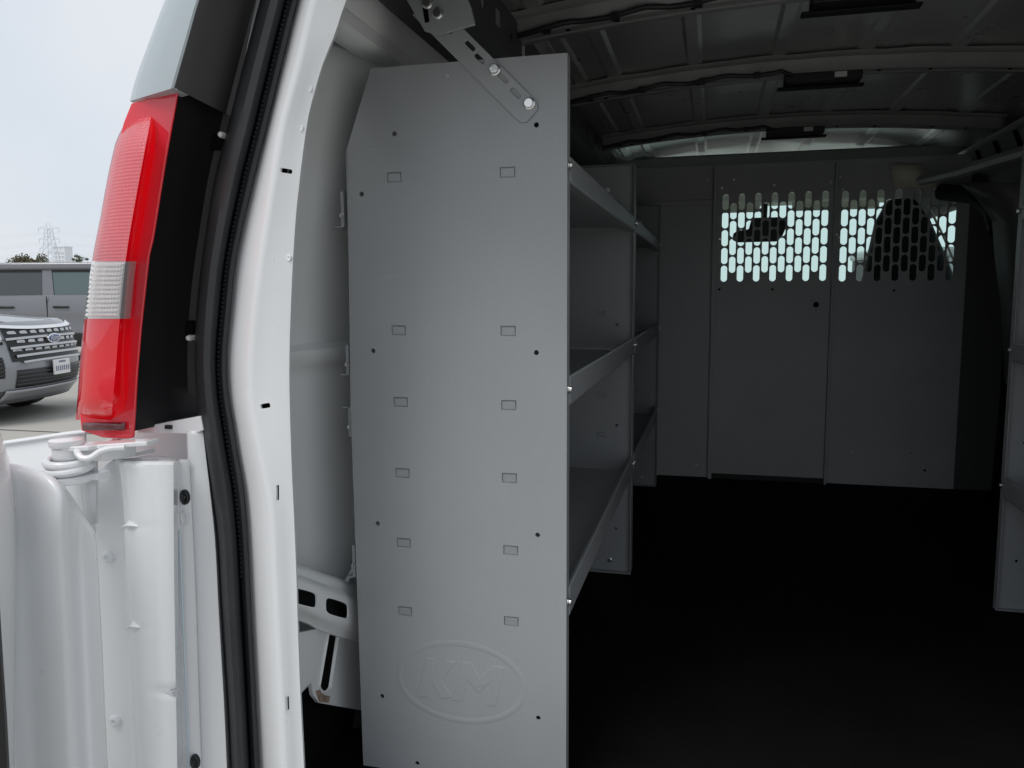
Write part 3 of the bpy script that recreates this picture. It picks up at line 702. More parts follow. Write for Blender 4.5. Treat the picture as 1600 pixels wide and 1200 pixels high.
# curved pillar ahead of the side door and trim at its top
rows = []
for y, xl, xr in ((285, 1500, 1600), (310, 1528, 1605), (345, 1552, 1606), (400, 1556, 1604), (480, 1566, 1602), (600, 1572, 1600)):
    rows.append([PY(xl, y, 2.62), PY((xl + xr)/2, y, 2.55), PY(xr, y, 2.50)])
MB().loft(rows).build('door_pillar', 'pillar_primer', van, thick=0.004)
rows = []
for y, xs_ in ((258, (1390, 1425, 1440)), (275, (1393, 1430, 1452)), (294, (1397, 1440, 1488))):
    rows.append([PY(x, y, 3.36) for x in xs_])
MB().loft(rows).build('pillar_trim', 'pale_lit_trim', van, thick=0.004)  # paleness raised to stand in for light from the side window
MB().tube([PY(1440, 282, 3.30), PY(1500, 268, 3.0), PY(1560, 250, 2.75), PY(1620, 232, 2.5)], [0.018, 0.02, 0.02, 0.02], 8).build('door_track', 'bow_primer', van)
MB().tube([PY(1470, 300, 3.32), PY(1520, 305, 3.2), PY(1550, 330, 3.1), PY(1560, 360, 3.0)], 0.03, 8).build('track_cover', 'dark_trim', van)
# ---- outer body, floor pan, rear sill, bumper, wheels
def outX(z): return float(np.interp(z, [-0.25, 0.0, 0.3, 0.55, 0.8, 1.1, 1.3, 1.42], [0.98, 1.0, 1.01, 1.005, 0.975, 0.90, 0.80, 0.62]))
for sgn in (-1, 1):
    zz = [-0.22, 0.0, 0.3, 0.55, 0.7, 0.8, 0.9, 1.0, 1.1, 1.2, 1.3, 1.38, 1.43]
    ylim = lambda z: 3.55
    rows = [[Vector((CX + sgn*outX(z), Y, z)) for Y in (1.02, 1.6, 2.4, 3.2, 3.55)] for z in zz]
    MB().loft(rows).build('outer_panel', 'white_paint', van, thick=0.004)
    zl = [-0.22, 0.0, 0.3, 0.5, 0.6, 0.66]
    rows = [[Vector((CX + sgn*outX(z), Y, z)) for Y in (3.6, 4.4, 5.2, 5.7)] for z in zl]
    MB().loft(rows).build('cab_door', 'white_paint', van, thick=0.03)
MB().loft([[Vector((x, Y, 1.50 - 0.1*((x - CX)/0.6)**2 - 0.10*max(0, Y - 4.0)**2)) for x in (-0.40, -0.2, 0, 0.24, 0.5, 0.7, 0.88)] for Y in (0.86, 1.5, 2.5, 3.5, 4.0, 4.35)]).build('outer_roof', 'white_paint', van, thick=0.004)
MB().box2((-0.66, 0.90, -0.06), (1.12, 5.4, -0.012)).build('floor_pan', 'white_paint', van)
MB().box2((-0.58, 0.84, -0.10), (1.06, 0.90, -0.062)).build('rear_sill', 'white_paint', van, bevel=0.008)
MB().box2((-0.76, 0.72, -0.36), (1.24, 0.86, -0.14)).build('rear_bumper', 'cladding', van, bevel=0.02)
jr = MB()
for z0, z1, x in ((0, 0.4, 1.01), (0.4, 0.8, 1.01), (0.8, 1.12, 0.97)):
    jr.box2((x, 0.90, z0), (x + 0.22, 1.02, z1 - .0005))
jr.build('opening_frame', 'white_paint', van, bevel=0.01)
MB().box2((-0.42, 0.87, 1.150), (0.97, 0.945, 1.43)).build('door_header_shade', 'white_paint', van, bevel=0.015)  # out of view, hung low to shade the top of the end panel
for (wxx, wyy) in ((-0.66, 1.55), (1.14, 1.55), (-0.66, 4.95), (1.14, 4.95)):
    a = MB(); a.torus((wxx, wyy, -0.20), (1, 0, 0), 0.27, 0.105, 40, 12); w_ = a.build('wheel', 'tyre', van)
    MB().cyl((wxx - 0.06, wyy, -0.20), (wxx + 0.06, wyy, -0.20), 0.20, 24).build('rim', 'alloy', w_, bevel=0.01)
# ---- cab: windscreen, pillars, dash, mirror
ws_top, ws_bot = 1.235, 0.66
zt, zb_ = ws_top, ws_bot; yt, yb = 4.55, 5.25
MB().add([(-0.42, yt, zt), (0.90, yt, zt), (1.02, yb, zb_), (-0.54, yb, zb_)], [(0, 1, 2, 3)]).build('windscreen', 'green_glass', van, smooth=0)
MB().box2((-0.5, 4.38, zt), (0.98, 4.60, zt + 0.05)).build('windscreen_header', 'pale_lit_trim', van, bevel=0.01)
MB().box((0.0, 4.46, zt - 0.005), (0.46, 0.025, 0.075)).build('sun_visor', 'pale_lit_trim', van, bevel=0.01)
MB().box((0.60, 4.46, zt - 0.005), (0.42, 0.025, 0.075)).build('sun_visor', 'pale_lit_trim', van, bevel=0.01)
for sx in (-1, 1):
    MB().tube([(CX + sx*0.665, yt - .02, zt + 0.02), (CX + sx*0.80, yb + .02, zb_ - .02)], 0.035, 10).build('windscreen_pillar', 'dark_trim', van)
    MB().box2((CX + sx*0.86, 3.50, 0.50), (CX + sx*0.80, 3.62, 1.30)).build('cab_pillar', 'dark_trim', van, bevel=0.01)
    MB().add([(CX + sx*0.86, 3.62, 0.62), (CX + sx*0.86, 5.1, 0.62), (CX + sx*0.755, 4.6, 1.11), (CX + sx*0.755, 3.62, 1.13)], [(0, 1, 2, 3)]).build('door_window', 'green_glass', van, smooth=0)
for sx in (-1, 1):
    MB().box2((CX + sx*0.70, 3.50, 1.131), (CX + sx*0.80, 4.60, 1.30)).build('window_header', 'dark_trim', van)
MB().loft([[Vector((x, y, z)) for x in (-0.56, 0.2, 1.04)] for y, z in ((4.55, 0.30), (4.52, 0.55), (4.62, 0.64), (5.25, 0.655))]).build('dashboard', 'dark_trim', van, thick=0.02)
mr = PY(1188, 360, 4.36)
m_ = MB().ext([PY(x, y, 4.36) for x, y in ((1146, 365), (1152, 360), (1170, 358), (1174, 343), (1180, 340), (1220, 339), (1228, 345), (1229, 354), (1223, 368), (1214, 377), (1152, 378.5), (1144, 374))], (0, 0.035, 0))
mirror = m_.build('rear_view_mirror', 'black_plastic', van, bevel=0.006)
MB().tube([(mr.x + .02, 4.37, mr.z + .03), (mr.x + .03, 4.5, zt + .01)], 0.012).build('mirror_stalk', 'black_plastic', mirror)
# hood outside the windscreen
MB().loft([[Vector((CX + t*0.9*(1 - .1*k/4), 5.28 + 0.2*k, 0.62 - 0.03*k - 0.03*t*t)) for t in (-1, -.5, 0, .5, 1)] for k in range(5)]).build('hood', 'white_paint', van, thick=0.01)
# passenger seat
seat = thing('passenger_seat', 'dark high-backed passenger seat behind the perforated partition screen', 'seat', (0.72, 3.75, 0))
s0 = [PY(x, y, 3.72) for x, y in ((1349, 440), (1374, 338), (1384, 326), (1430, 318), (1441, 322), (1482, 412), (1494, 440))]
back = MB()
rows = []
for t in range(9):
    k = t / 8; zt_ = 1.165 - 0.75*k
    l = float(np.interp(zt_, [0.3, 0.80, 1.12, 1.165], [0.60, 0.615, 0.68, 0.72])); r_ = float(np.interp(zt_, [0.3, 0.80, 1.13, 1.165], [1.0, 1.0, 0.86, 0.82]))
    yy = 3.78 - 0.10*k
    row = []
    for a in range(16):
        ang = 2*math.pi*a/16; f = lambda v, e: math.copysign(abs(v)**e, v)
        row.append(Vector(((l + r_)/2 + (r_ - l)/2*f(math.cos(ang), .5), yy + 0.06*f(math.sin(ang), .6), zt_)))
    rows.append(row)
back.loft(rows, cu=True, caps=True); back.build('backrest', 'dark_trim', seat, bevel=0.01)
MB().box2((0.60, 3.74, 0.30), (1.0, 4.22, 0.44)).build('seat_cushion', 'dark_trim', seat, bevel=0.04, segs=3)
MB().box2((0.64, 3.78, -0.011), (0.96, 4.16, 0.2995)).build('seat_base', 'dark_trim', seat, bevel=0.01)
MB().tube([Vector((0.87, 3.73, 1.13)), Vector((0.93, 3.715, 1.0)), Vector((0.985, 3.70, 0.87))], 0.005, 6).build('seat_belt', 'pale_lit_trim', seat)

# ================================================================== FLOOR MAT
matt = MB(); matt.box2((-0.6155, 0.905, -0.0115), (1.085, 3.46, -0.0005))
mto = matt.build('floor_mat', 'floor_rubber', None, smooth=0)
mto['label'] = 'black rubber mat covering the cargo floor between the shelves'; mto['category'] = 'floor mat'
MB().add([(-0.6175, 0.95, -0.0115), (-0.6175, 3.3, -0.0115), (-0.6175, 3.3, 0.15), (-0.6175, 0.95, 0.15)], [(0, 1, 2, 3)]).build('mat_upturn', 'floor_rubber', mto, smooth=0, thick=0.004, toff=0)

# ================================================================== SHELVES
UY0 = 1.146; UL = 1.03; XF = -0.205; XB = -0.547; UH = 1.113
def shelf_lip(py): return PY(886, py, UY0).z
LIP = [(shelf_lip(240), shelf_lip(282)), (shelf_lip(590), shelf_lip(637)), (shelf_lip(924), shelf_lip(972))]
SLOT = [(616, 277), (793, 269), (623, 516), (794, 517), (626, 628), (795, 633), (629, 739), (796, 747), (631, 848), (798, 860), (633, 955), (799, 971)]
HOLE = [(616, 209), (838, 195), (565, 303), (583, 548), (838, 551), (590, 818), (840, 836), (597, 1088), (841, 1122), (652, 1193)]
prof = [(XB, 0.0), (XB - 0.004, 0.6), (XB + 0.003, 1.0), (XB + 0.045, UH), (XF, UH), (XF, 0.0)]
def panel_mesh(holes=True):
    p = MB().ext([Vector((x, UY0, z)) for x, z in prof], (0, 0.004, 0)).mesh('end_panel', (0, UY0, 0))
    cut = MB()
    for px, py in SLOT:
        c = PY(px, py, UY0); cut.box((c.x, UY0, c.z), (0.0232, 0.0056, 0.0150))
    for px, py in HOLE:
        c = PY(px, py, UY0); cut.cyl((c.x, UY0 - 0.02, c.z), (c.x, UY0 + 0.03, c.z), 0.0038, 14)
    return carve(p, cut.mesh('c', (0, UY0, 0)))
PANEL = panel_mesh()
def shelf_unit(label, loc, rotz=0.0, near=False):
    """local origin: floor at the rear end panel, y runs forward"""
    u = thing('shelf_unit', label, 'shelving unit', loc, rotz, 'steel shelving units in the cargo bay')
    for k in range(2):
        p = finish(PANEL.copy(), 'end_panel', 'shelf_grey', u, bevel=0.0007, smooth=30)
        if k == 1: p.location = (0, UL - 0.004, 0)
        dy = 0.004 if k == 0 else -0.0
        fl = MB(); y0, y1 = (0.004, 0.022) if k == 0 else (-0.022, 0.0)
        fl.box2((XF - 0.0025, y0, 0.0), (XF, y1, UH)); fl.box2((XB - 0.002, y0, 0.0), (XB + 0.0005, y1, 1.0)); fl.box2((XB + 0.05, y0, UH - 0.002), (XF - 0.003, y1, UH)); fl.box2((XB + 0.003, y0, 0.0), (XF - 0.003, y1, 0.002))
        fl.build('panel_flange', 'shelf_grey', p, local=True, bevel=0.0006)
        tb = MB()
        for px, py in SLOT:
            c = PY(px, py, UY0)
            tb = MB(); tb.box((c.x, 0.0017, c.z - 0.0003), (0.0198, 0.0020, 0.0120), Matrix.Rotation(rad(11), 3, 'X'))
            if 'tabs' not in MESH: MESH['tabs'] = {}
            key = (px, py)
            if key not in MESH['tabs']:
                me = tb.mesh('slot_tab'); me.materials.append(MAT['shelf_grey']); MESH['tabs'][key] = me
            o = bpy.data.objects.new('slot_tab', MESH['tabs'][key]); COL.objects.link(o); o.parent = p
    for zt, zb in LIP:
        s = MB()
        zf = zb + 0.012
        s.box2((XB + 0.004, 0.0235, zf), (XF - 0.004, UL - 0.024, zf + 0.0015))          # tray
        sh = s.build('shelf', 'shelf_grey', u, local=True)
        l = MB()
        l.ext([(XF - 0.0005, 0.0228, zb), (XF + 0.0015, 0.0228, zb + 0.004), (XF + 0.0015, 0.0228, zt - 0.003), (XF - 0.0005, 0.0228, zt), (XF - 0.005, 0.0228, zt - 0.001), (XF - 0.005, 0.0228, zt - 0.004), (XF - 0.0022, 0.0228, zt - 0.005), (XF - 0.0022, 0.0228, zb + 0.002), (XF - 0.02, 0.0228, zb + 0.002), (XF - 0.02, 0.0228, zb)], (0, UL - 0.0456, 0))
        l.box2((XB + 0.002, 0.0235, zf + 0.0018), (XB + 0.004, UL - 0.024, zf + 0.05))
        l.build('shelf_lip', 'shelf_grey', sh, local=True, smooth=20)
        b = MB()
        for yy in (0.010, UL - 0.012):
            bolt(b, (XF + 0.0005, yy, (zt + zb)/2 + 0.004), (1, 0, 0), 0.0062, 0.0055)
        b.each('lip_bolt', 'zinc', sh, local=True)
    if near is not None:
        b = MB()
        for x, z in ((XF - 0.07, 0.62), (XF - 0.075, 1.05), (XF - 0.06, 0.21), (XF - 0.06, 0.03)):
            bolt(b, (x, UL - 0.0045, z), (0, -1, 0), 0.0065, 0.004)
        b.each('panel_bolt', 'zinc', u, local=True)
    return u
MESH = {}
unit1 = shelf_unit('grey steel shelving unit with a slotted end panel and diagonal strap', (0, UY0, 0), near=True)
unit2 = shelf_unit('grey steel shelving unit standing between the strapped unit and the partition', (0, UY0 + UL + 0.003, 0))
# right-hand unit faces it across the aisle (turned half round)
RXF, RYF = 0.688, 2.125
unit3 = shelf_unit('grey steel shelving unit across the aisle, under the punched roof rail', (RXF + XF, RYF, 0), math.pi)
# the lip nearest the camera carries the emblem, strap and wall clips
e1 = [c for c in unit1.children if c.name.startswith('end_panel')][0]
def W(px, py, Y=UY0): return PY(px, py, Y)
# embossed oval with letters
em = MB()
cA, cB = W(623, 1068), W(820, 1072); cT, cBt = W(722, 1005), W(722, 1127)
ec = (cA + cB) / 2; ra = (cB.x - cA.x) / 2; rb_ = (cT.z - cBt.z) / 2; ecz = (cT.z + cBt.z)/2
rows = []
for k in range(72):
    a = 2*math.pi*k/72; row = []
    for d, hh in ((-0.008, 0.0002), (-0.0045, -0.0003), (-0.001, -0.0006), (0.0025, -0.0003), (0.006, 0.0002)):
        row.append(Vector((ec.x + (ra + d)*math.cos(a), UY0 + hh, ecz + (rb_ + d)*math.sin(a))))
    rows.append(row)
em.loft(rows, cv=True)
emb = em.build('embossed_oval', 'shelf_grey', e1, smooth=80)
def letter(poly):
    base = [W(x, y) for x, y in poly]; c = sum(base, Vector()) / len(base)
    m = MB(); n = len(base)
    # outline inset by a few millimetres forms the raised, sloped land
    def inset(d):
        out = []
        for i in range(n):
            p0, p1, p2 = base[i-1], base[i], base[(i+1) % n]
            a = (p1 - p0).normalized(); b = (p2 - p1).normalized()
            na = Vector((-a.z, 0, a.x)); nb = Vector((-b.z, 0, b.x)); nn = (na + nb); 
            nn = nn.normalized() / max(0.35, nn.normalized().dot(na)); out.append(p1 + nn * d)
        return out
    sg = 1 if sum(base[i-1].x*base[i].z - base[i].x*base[i-1].z for i in range(n)) > 0 else -1
    a, b = base, inset(0.0028*sg)
    lo = [p + Vector((0, 0.0002, 0)) for p in a]; hi = [p + Vector((0, -0.0004, 0)) for p in b]
    m.add(lo + hi, [(i, (i+1) % n, n + (i+1) % n, n + i) for i in range(n)] + [tuple(range(n, 2*n))])
    m.build('embossed_letter', 'shelf_grey', emb, smooth=0)
K = [(664, 1026), (680, 1028), (678, 1056), (697, 1031), (716, 1033), (692, 1063), (709, 1091), (688, 1094), (676, 1072), (671, 1092), (651, 1090)]
Mm = [(720, 1032), (738, 1034), (750, 1057), (770, 1038), (790, 1042), (776, 1106), (758, 1104), (766, 1068), (747, 1086), (732, 1066), (722, 1098), (705, 1096)]
letter(K); letter(Mm)
# diagonal strap + bracket
a, b = W(822, 172, UY0 - .004), W(672, 22, UY0 - .004)
dirv = (b - a).normalized(); nrm = Vector((-dirv.z, 0, dirv.x)); hw = 0.0185; L = (b - a).length
poly = []
for (s, t) in ((-0.012, -0.6), (-0.012, 0.6), (-0.006, 0.92), (0.004, 1.0), (L + .02, 1.0), (L + .02, -1.0), (0.004, -1.0), (-0.006, -0.92)):
    poly.append(a + dirv*s + nrm*hw*t)
stp = MB().ext([p.copy() for p in poly], (0, 0.0035, 0)).mesh('s', unit1.location)
cut = MB()
for (px, py) in ((806, 146), (786, 122), (750, 92), (735, 72), (700, 45)):
    c = W(px, py, UY0 - .002); q = []
    for k in range(16):
        an = 2*math.pi*k/16; off = 0.0065 if math.cos(an) > 0 else -0.0065
        q.append(c + dirv*(off + 0.0032*math.cos(an)) + nrm*0.0032*math.sin(an) + Vector((0, -0.02, 0)))
    cut.ext(q, (0, 0.04, 0))
strap = finish(carve(stp, cut.mesh('c', unit1.location)), 'strap', 'shelf_grey', unit1, bevel=0.0006)
b = MB(); bolt(b, W(827, 162, UY0 - .004), (0, -1, 0), 0.0085, 0.006); bolt(b, W(773, 109, UY0 - .004), (0, -1, 0), 0.0085, 0.006); b.each('strap_bolt', 'zinc', strap)
w_ = MB()
rows = []
cb = W(690, 8, UY0 - .012)
q = [W(x, y, UY0 - .012) for x, y in ((600, -60), (650, 25), (663, 48), (685, 55), (718, 45), (742, 38), (736, 12), (708, -60))]
brk = MB().ext(q, (0, 0.006, 0)).build('ceiling_bracket', 'shelf_grey', strap, bevel=0.001)
b = MB(); bolt(b, W(684, 21, UY0 - .012), (0, -1, 0), 0.0085, 0.006); bolt(b, W(668, 5, UY0 - .012), (0, -1, 0), 0.0085, 0.006); b.each('bracket_bolt', 'zinc', brk)
MB().ext([W(x, y, UY0 - .0125) for x, y in ((660, 12), (668, 10), (671, 34), (664, 36))], (0, 0.003, 0)).build('bracket_slot', 'hole_black', brk)
b = MB(); c = W(699, 117); b.loft([[c + Vector((math.cos(k*math.pi/5)*rr, -hh, math.sin(k*math.pi/5)*rr)) for k in range(10)] for rr, hh in ((0.0036, 0), (0.003, 0.001), (0.0004, 0.0012))], cu=True); b.build('blind_rivet', 'scuff', e1)
# wall clips along the rear edge of the panel
for y0, y1, fx in ((300, 355, 1), (538, 585, 1), (636, 682, 0), (850, 900, 1)):
    xe = 536 if y0 < 400 else (544 if y0 < 600 else (548 if y0 < 700 else 554))
    m = MB(); p0, p1 = W(xe, y0, UY0 + .012), W(xe, y1, UY0 + .012); m.box2((p0.x - .002, UY0 + .006, p1.z), (p0.x + .003, UY0 + .03, p0.z))
    zc = p1.z if fx else p0.z; m.box2((p0.x - .012, UY0 + .006, zc - .001), (p0.x - .0022, UY0 + .03, zc + .001))
    o = m.build('wall_clip', 'zinc_strip' if False else 'shelf_grey', unit1, bevel=0.0005)
    b = MB(); bolt(b, W(xe - 1, (y0 + 2*y1)/3, UY0 + .006), (-0.3, -1, 0), 0.004, 0.004); b.build('clip_bolt', 'zinc', o)
# scuffs on the panel: thin rubbed marks
sc = MB()
for (x0, y0, x1, y1, w) in ((580, 234, 625, 231, .6), (600, 432, 640, 429, .9), (592, 437, 612, 434, .6), (722, 686, 752, 694, .5), (800, 690, 818, 694, .9), (805, 697, 815, 699, .6), (590, 247, 610, 245, .5), (760, 705, 772, 703, .5), *[(x_, y_, x_ + random.uniform(-26, 26), y_ + random.uniform(-9, 9), random.uniform(.15, .45)) for x_, y_ in [(random.uniform(600, 850), random.uniform(200, 1120)) for _ in range(16)]]):
    p, q = W(x0, y0), W(x1, y1); t = 0.0005*w
    sc.add([p + Vector((0, -.0004, -t)), q + Vector((0, -.0004, -t*.2)), q + Vector((0, -.0004, t*.2)), p + Vector((0, -.0004, t))], [(0, 1, 2, 3)])
sc.each('scuff_mark', 'scuff', e1, smooth=0)

# ================================================================== PARTITION
BY = 3.40
part = thing('partition', 'dark grey steel partition with perforated screens behind the seats', 'partition', (0.24, BY, 0))
Zt = 1.272
def perf_panel(x0, x1, z0, z1, px0, px1, pz0, nc, nr, name, stagger_first):
    """sheet x0..x1, z0..z1 with staggered obround holes in px0..px1 above pz0"""
    pitch = (px1 - px0) / nc; vp = 0.0715; m = MB()
    ztop = pz0 + vp * nr
    hw, hh = pitch*0.40, vp*0.455
    def quad(a, b, c, d): m.add([(a, BY, c), (b, BY, c), (b, BY, d), (a, BY, d)], [(0, 1, 2, 3)])
    quad(x0, x1, z0, pz0); quad(x0, x1, ztop, z1); quad(x0, px0, pz0, ztop); quad(px1, x1, pz0, ztop)
    for c in range(nc):
        xa = px0 + c*pitch; st = 0.5*vp if (c % 2) == stagger_first else 0.0
        n_ = nr - 1 if st else nr
        if st: quad(xa, xa + pitch, pz0, pz0 + st); quad(xa, xa + pitch, ztop - vp/2, ztop)
        for r_ in range(n_):
            za = pz0 + st + r_*vp; cx, cz = xa + pitch/2, za + vp/2
            N = 16; inn = []; outp = []
            for k in range(N):
                an = 2*math.pi*(k + 0.5)/N
                oy = (hh - hw) * (1 if math.sin(an) > 0 else -1)
                inn.append((cx + hw*math.cos(an), BY, cz + oy + hw*math.sin(an)))
                q = max(abs(math.cos(an)), abs(math.sin(an))); ux, uz = math.cos(an)/q, math.sin(an)/q
                outp.append((cx + ux*pitch/2, BY, cz + uz*vp/2))
            m.add(inn + outp, [(k, (k+1) % N, N + (k+1) % N, N + k) for k in range(N)])
            for k, (sx, sz) in ((1, (1, 1)), (5, (-1, 1)), (9, (-1, -1)), (13, (1, -1))):
                m.add([outp[k], outp[k+1], (cx + sx*pitch/2, BY, cz + sz*vp/2)], [(0, 1, 2)])
    return m
pd = perf_panel(0.003, 0.457, -0.0004, Zt, 0.026, 0.437, 0.815, 13, 5, 'd', 1).build('partition_door', 'partition_grey', part, smooth=0, thick=0.0025)
lk = PY(1275, 476, BY); MB().cyl((lk.x, BY - 0.004, lk.z), (lk.x, BY + 0.0, lk.z), 0.011, 16).build('door_lock', 'hole_black', pd)
pw = perf_panel(0.458, 0.935, -0.0004, Zt, 0.478, 0.893, 0.812, 13, 5, 'w', 1).build('wing_panel', 'partition_grey', part, smooth=0, thick=0.0025)
lw = MB().box2((-0.62, BY, -0.0004), (0.002, BY + 0.003, 1.135)).build('wing_panel', 'partition_grey', part)
MB().box2((-0.62, BY + .0035, 1.125), (0.002, BY + 0.0065, Zt)).build('header_panel', 'partition_grey', part)
MB().box2((0.934, BY + .004, -0.0004), (1.09, BY + .012, Zt)).build('side_shade_panel', 'pillar_primer', part)  # dark panel added so the partition's right edge fades into shade
fr = MB()
fr.box2((-0.006, BY - 0.034, 0.0), (0.010, BY - 0.001, Zt))
fr.box2((0.4515, BY - 0.034, 0.0), (0.4605, BY - 0.001, Zt))
fr.each('door_frame', 'partition_grey', part, bevel=0.001)
MB().box2((0.44, BY + .008, -0.011), (0.474, BY + .012, Zt)).build('leak_backing', 'partition_grey', part); MB().box2((-0.02, BY + .008, -0.011), (0.022, BY + .012, Zt)).build('leak_backing', 'partition_grey', part)  # strips added behind the panel gaps to block leaking light
MB().box2((-0.24, BY - 0.012, 1.128), (-0.005, BY - 0.001, 1.148)).build('cross_rail', 'partition_grey', part, bevel=0.001)
MB().box2((0.011, BY - 0.018, 0.0), (0.453, BY - 0.001, 0.019)).build('door_sill', 'black_plastic', part, bevel=0.001)
MB().box2((-0.62, BY + 0.002, Zt + .0005), (1.0, BY + 0.03, Zt + 0.016)).build('top_channel', 'partition_grey', part, bevel=0.002)
b = MB()
for px, py in ((1106, 281), (1128, 294), (1210, 289), (1298, 285), (1313, 276), (1317, 296), (1125, 374), (1307, 367), (1311, 371), (1088, 727), (1331, 706), (1423, 708), (1292, 707), (1147, 281)):
    bolt(b, PY(px, py, BY - .0022), (0, -1, 0), 0.005, 0.004)
b.each('partition_bolt', 'zinc', part)
hm = MB()
for px, py in ((1124, 452), (1207, 452), (1397, 454), (1445, 735)):
    c = PY(px, py, BY - .003); hm.cyl(c, c + Vector((0, .002, 0)), 0.005, 10)
hm.each('bolt_hole', 'hole_black', part)

# ================================================================== CARS
def wheel(car, x, y, z, r, wd):
    a = MB(); sg = 1 if y > 0 else -1
    pf = [(-.5, .62), (-.5, .92), (-.4, 1.0), (.4, 1.0), (.5, .92), (.5, .62)]
    a.loft([[Vector((x + math.cos(2*math.pi*k/32)*r*q, y + t*wd, z + math.sin(2*math.pi*k/32)*r*q)) for k in range(32)] for t, q in pf], cu=True)
    t_ = a.build('wheel', 'tyre', car, local=True)
    b = MB(); b.cyl((x, y - wd*.3, z), (x, y + wd*.3, z), r*.63, 24); rim = b.build('rim', 'car_black', t_, local=True)
    s = MB()
    for k in range(5):
        an = 2*math.pi*k/5; s.box((x + math.cos(an)*r*.33, y + sg*wd*.34, z + math.sin(an)*r*.33), (r*.6, wd*.14, r*.16), Matrix.Rotation(-an, 3, 'Y'))
    s.each('spoke', 'alloy', t_, local=True, bevel=0.005)

def front_car():
    """mid-size SUV; local x forward (nose at 0), y left, z up from the ground"""
    ep = PZ(83, 527, GZ + 0.89)
    hd = math.atan2(0.24, 0.97)
    c = thing('parked_car', 'silver grey SUV with chrome barred grille parked nose-on behind the tail light', 'car', (ep.x, ep.y, GZ), hd)
    W2 = 0.98
    def nose(u, z):         # plan and profile of the front
        base = -0.30*abs(u)**2.6 - 0.10*abs(u)**8
        pf = float(np.interp(z, [0.22, 0.35, 0.5, 0.62, 0.75, 0.95, 1.03, 1.08], [-0.12, -0.02, 0.02, 0.03, 0.0, -0.05, -0.09, -0.16]))
        return base + pf
    us = [k/12 for k in range(-12, 13)]
    zs_ = [0.22, 0.28, 0.36, 0.45, 0.52, 0.60, 0.68, 0.76, 0.84, 0.92, 0.99, 1.04, 1.08]
    body = MB()
    body.loft([[Vector((nose(u, z), u*W2*(0.985 - 0.05*max(0, z - .7)), z)) for u in us] for z in zs_])
    # hood
    body.loft([[Vector((nose(u, 1.08) * (1 - t) + (-1.45 - 0.12*(abs(u)**2)*-1) * t, u*W2*(0.966 - 0.02*t), 1.08 + 0.12*t**0.8 - 0.10*u*u*min(1, .3 + t*3) + 0.02*math.exp(-((abs(u) - .62)/.12)**2))) for u in us] for t in (0, .06, .15, .3, .5, .75, 1)])
    bd = body.build('front_end', 'silver_paint', c, local=True, smooth=50)
    sd_ = MB()
    for sg in (-1, 1):
        sd_.loft([[Vector((x, sg*W2*wf_, min(z, float(np.interp(-x, [0.42, 0.7, 1.5, 1.8], [1.0, 1.04, 1.10, 1.2])) - (1.16 - z)*.2))) for x in (-0.42, -0.6, -1.0, -1.5, -2.6, -3.8, -4.7)] for z, wf_ in ((0.30, 0.96), (0.5, 0.985), (0.75, 1.0), (0.95, 0.99), (1.08, 0.965), (1.16, 0.945))])
    sd_.loft([[Vector((-4.7, u*W2*.95, z)) for u in us] for z in (0.30, 0.7, 1.16)])
    sd_.build('body_side', 'silver_paint', c, local=True, thick=0.02)
    gh = MB()
    gh.loft([[Vector((x, y, z)) for x, y, z in ((-1.45, s_*0.90, 1.17), (-2.15, s_*0.72, 1.70), (-4.2, s_*0.72, 1.70), (-4.68, s_*0.86, 1.17))] for s_ in (-1, -.5, 0, .5, 1)])
    gh.add([(-1.45, -.9, 1.17), (-2.15, -.72, 1.7), (-4.2, -.72, 1.7), (-4.68, -.86, 1.17)], [(0, 1, 2, 3)]); gh.add([(-1.45, .9, 1.17), (-2.15, .72, 1.7), (-4.2, .72, 1.7), (-4.68, .86, 1.17)], [(3, 2, 1, 0)])
    gh.build('window_glass', 'car_glass', c, local=True)
    MB().box2((-4.25, -0.74, 1.695), (-2.10, 0.74, 1.75)).build('roof', 'silver_paint', c, local=True, bevel=0.03)
    MB().box2((-4.6, -0.88, 0.20), (-0.45, 0.88, 0.36)).build('underbody', 'car_black', c, local=True)
    # grille : dark recess, chrome bars, chips between them
    def gp(u, z, d): return Vector((nose(u, z) + d, u*W2*0.98, z))
    gr_ = MB().loft([[gp(u, z, 0.012) for u in [k/14*0.66 for k in range(-14, 15)]] for z in (0.665, 0.72, 0.8, 0.88, 0.95, 1.01)]).build('grille', 'car_black', c, local=True)
    for i, z in enumerate((1.015, 0.915, 0.82, 0.735, 0.67)):
        hw_ = (0.70, 0.68, 0.66, 0.62, 0.56)[i]; th = (0.034, 0.024, 0.024, 0.024, 0.020)[i]
        us_ = [k/20*hw_ for k in range(-20, 21)]
        zz = lambda u: z - 0.03*abs(u/hw_)**3*(-1 if i == 0 else 0.4)
        MB().loft([[gp(u, zz(u) + th/2, 0.016), gp(u, zz(u) + th/2, 0.034), gp(u, zz(u) - th/2, 0.036), gp(u, zz(u) - th/2, 0.016)] for u in us_]).build('grille_bar', 'chrome' if i == 0 else 'dark_chrome', gr_, local=True, smooth=30)
    chips = MB()
    for i, (za, zb) in enumerate(((0.935, 0.995), (0.84, 0.90), (0.755, 0.805))):
        for k in range(-4, 5):
            u0 = (k + (0.5 if i % 2 else 0)) * 0.145
            if abs(u0) > 0.6: continue
            chips.loft([[gp(u0 - .05, (za + zb)/2 + .012, .02), gp(u0 - .03, zb - .008, .028), gp(u0 + .03, zb - .008, .028), gp(u0 + .05, (za + zb)/2 + .012, .02)], [gp(u0 - .05, (za + zb)/2 - .008, .02), gp(u0 - .03, za + .02, .024), gp(u0 + .03, za + .02, .024), gp(u0 + .05, (za + zb)/2 - .008, .02)]])
    chips.each('grille_chip', 'dark_chrome', gr_, local=True, smooth=0)
    # emblem
    e = MB(); f = 0.055
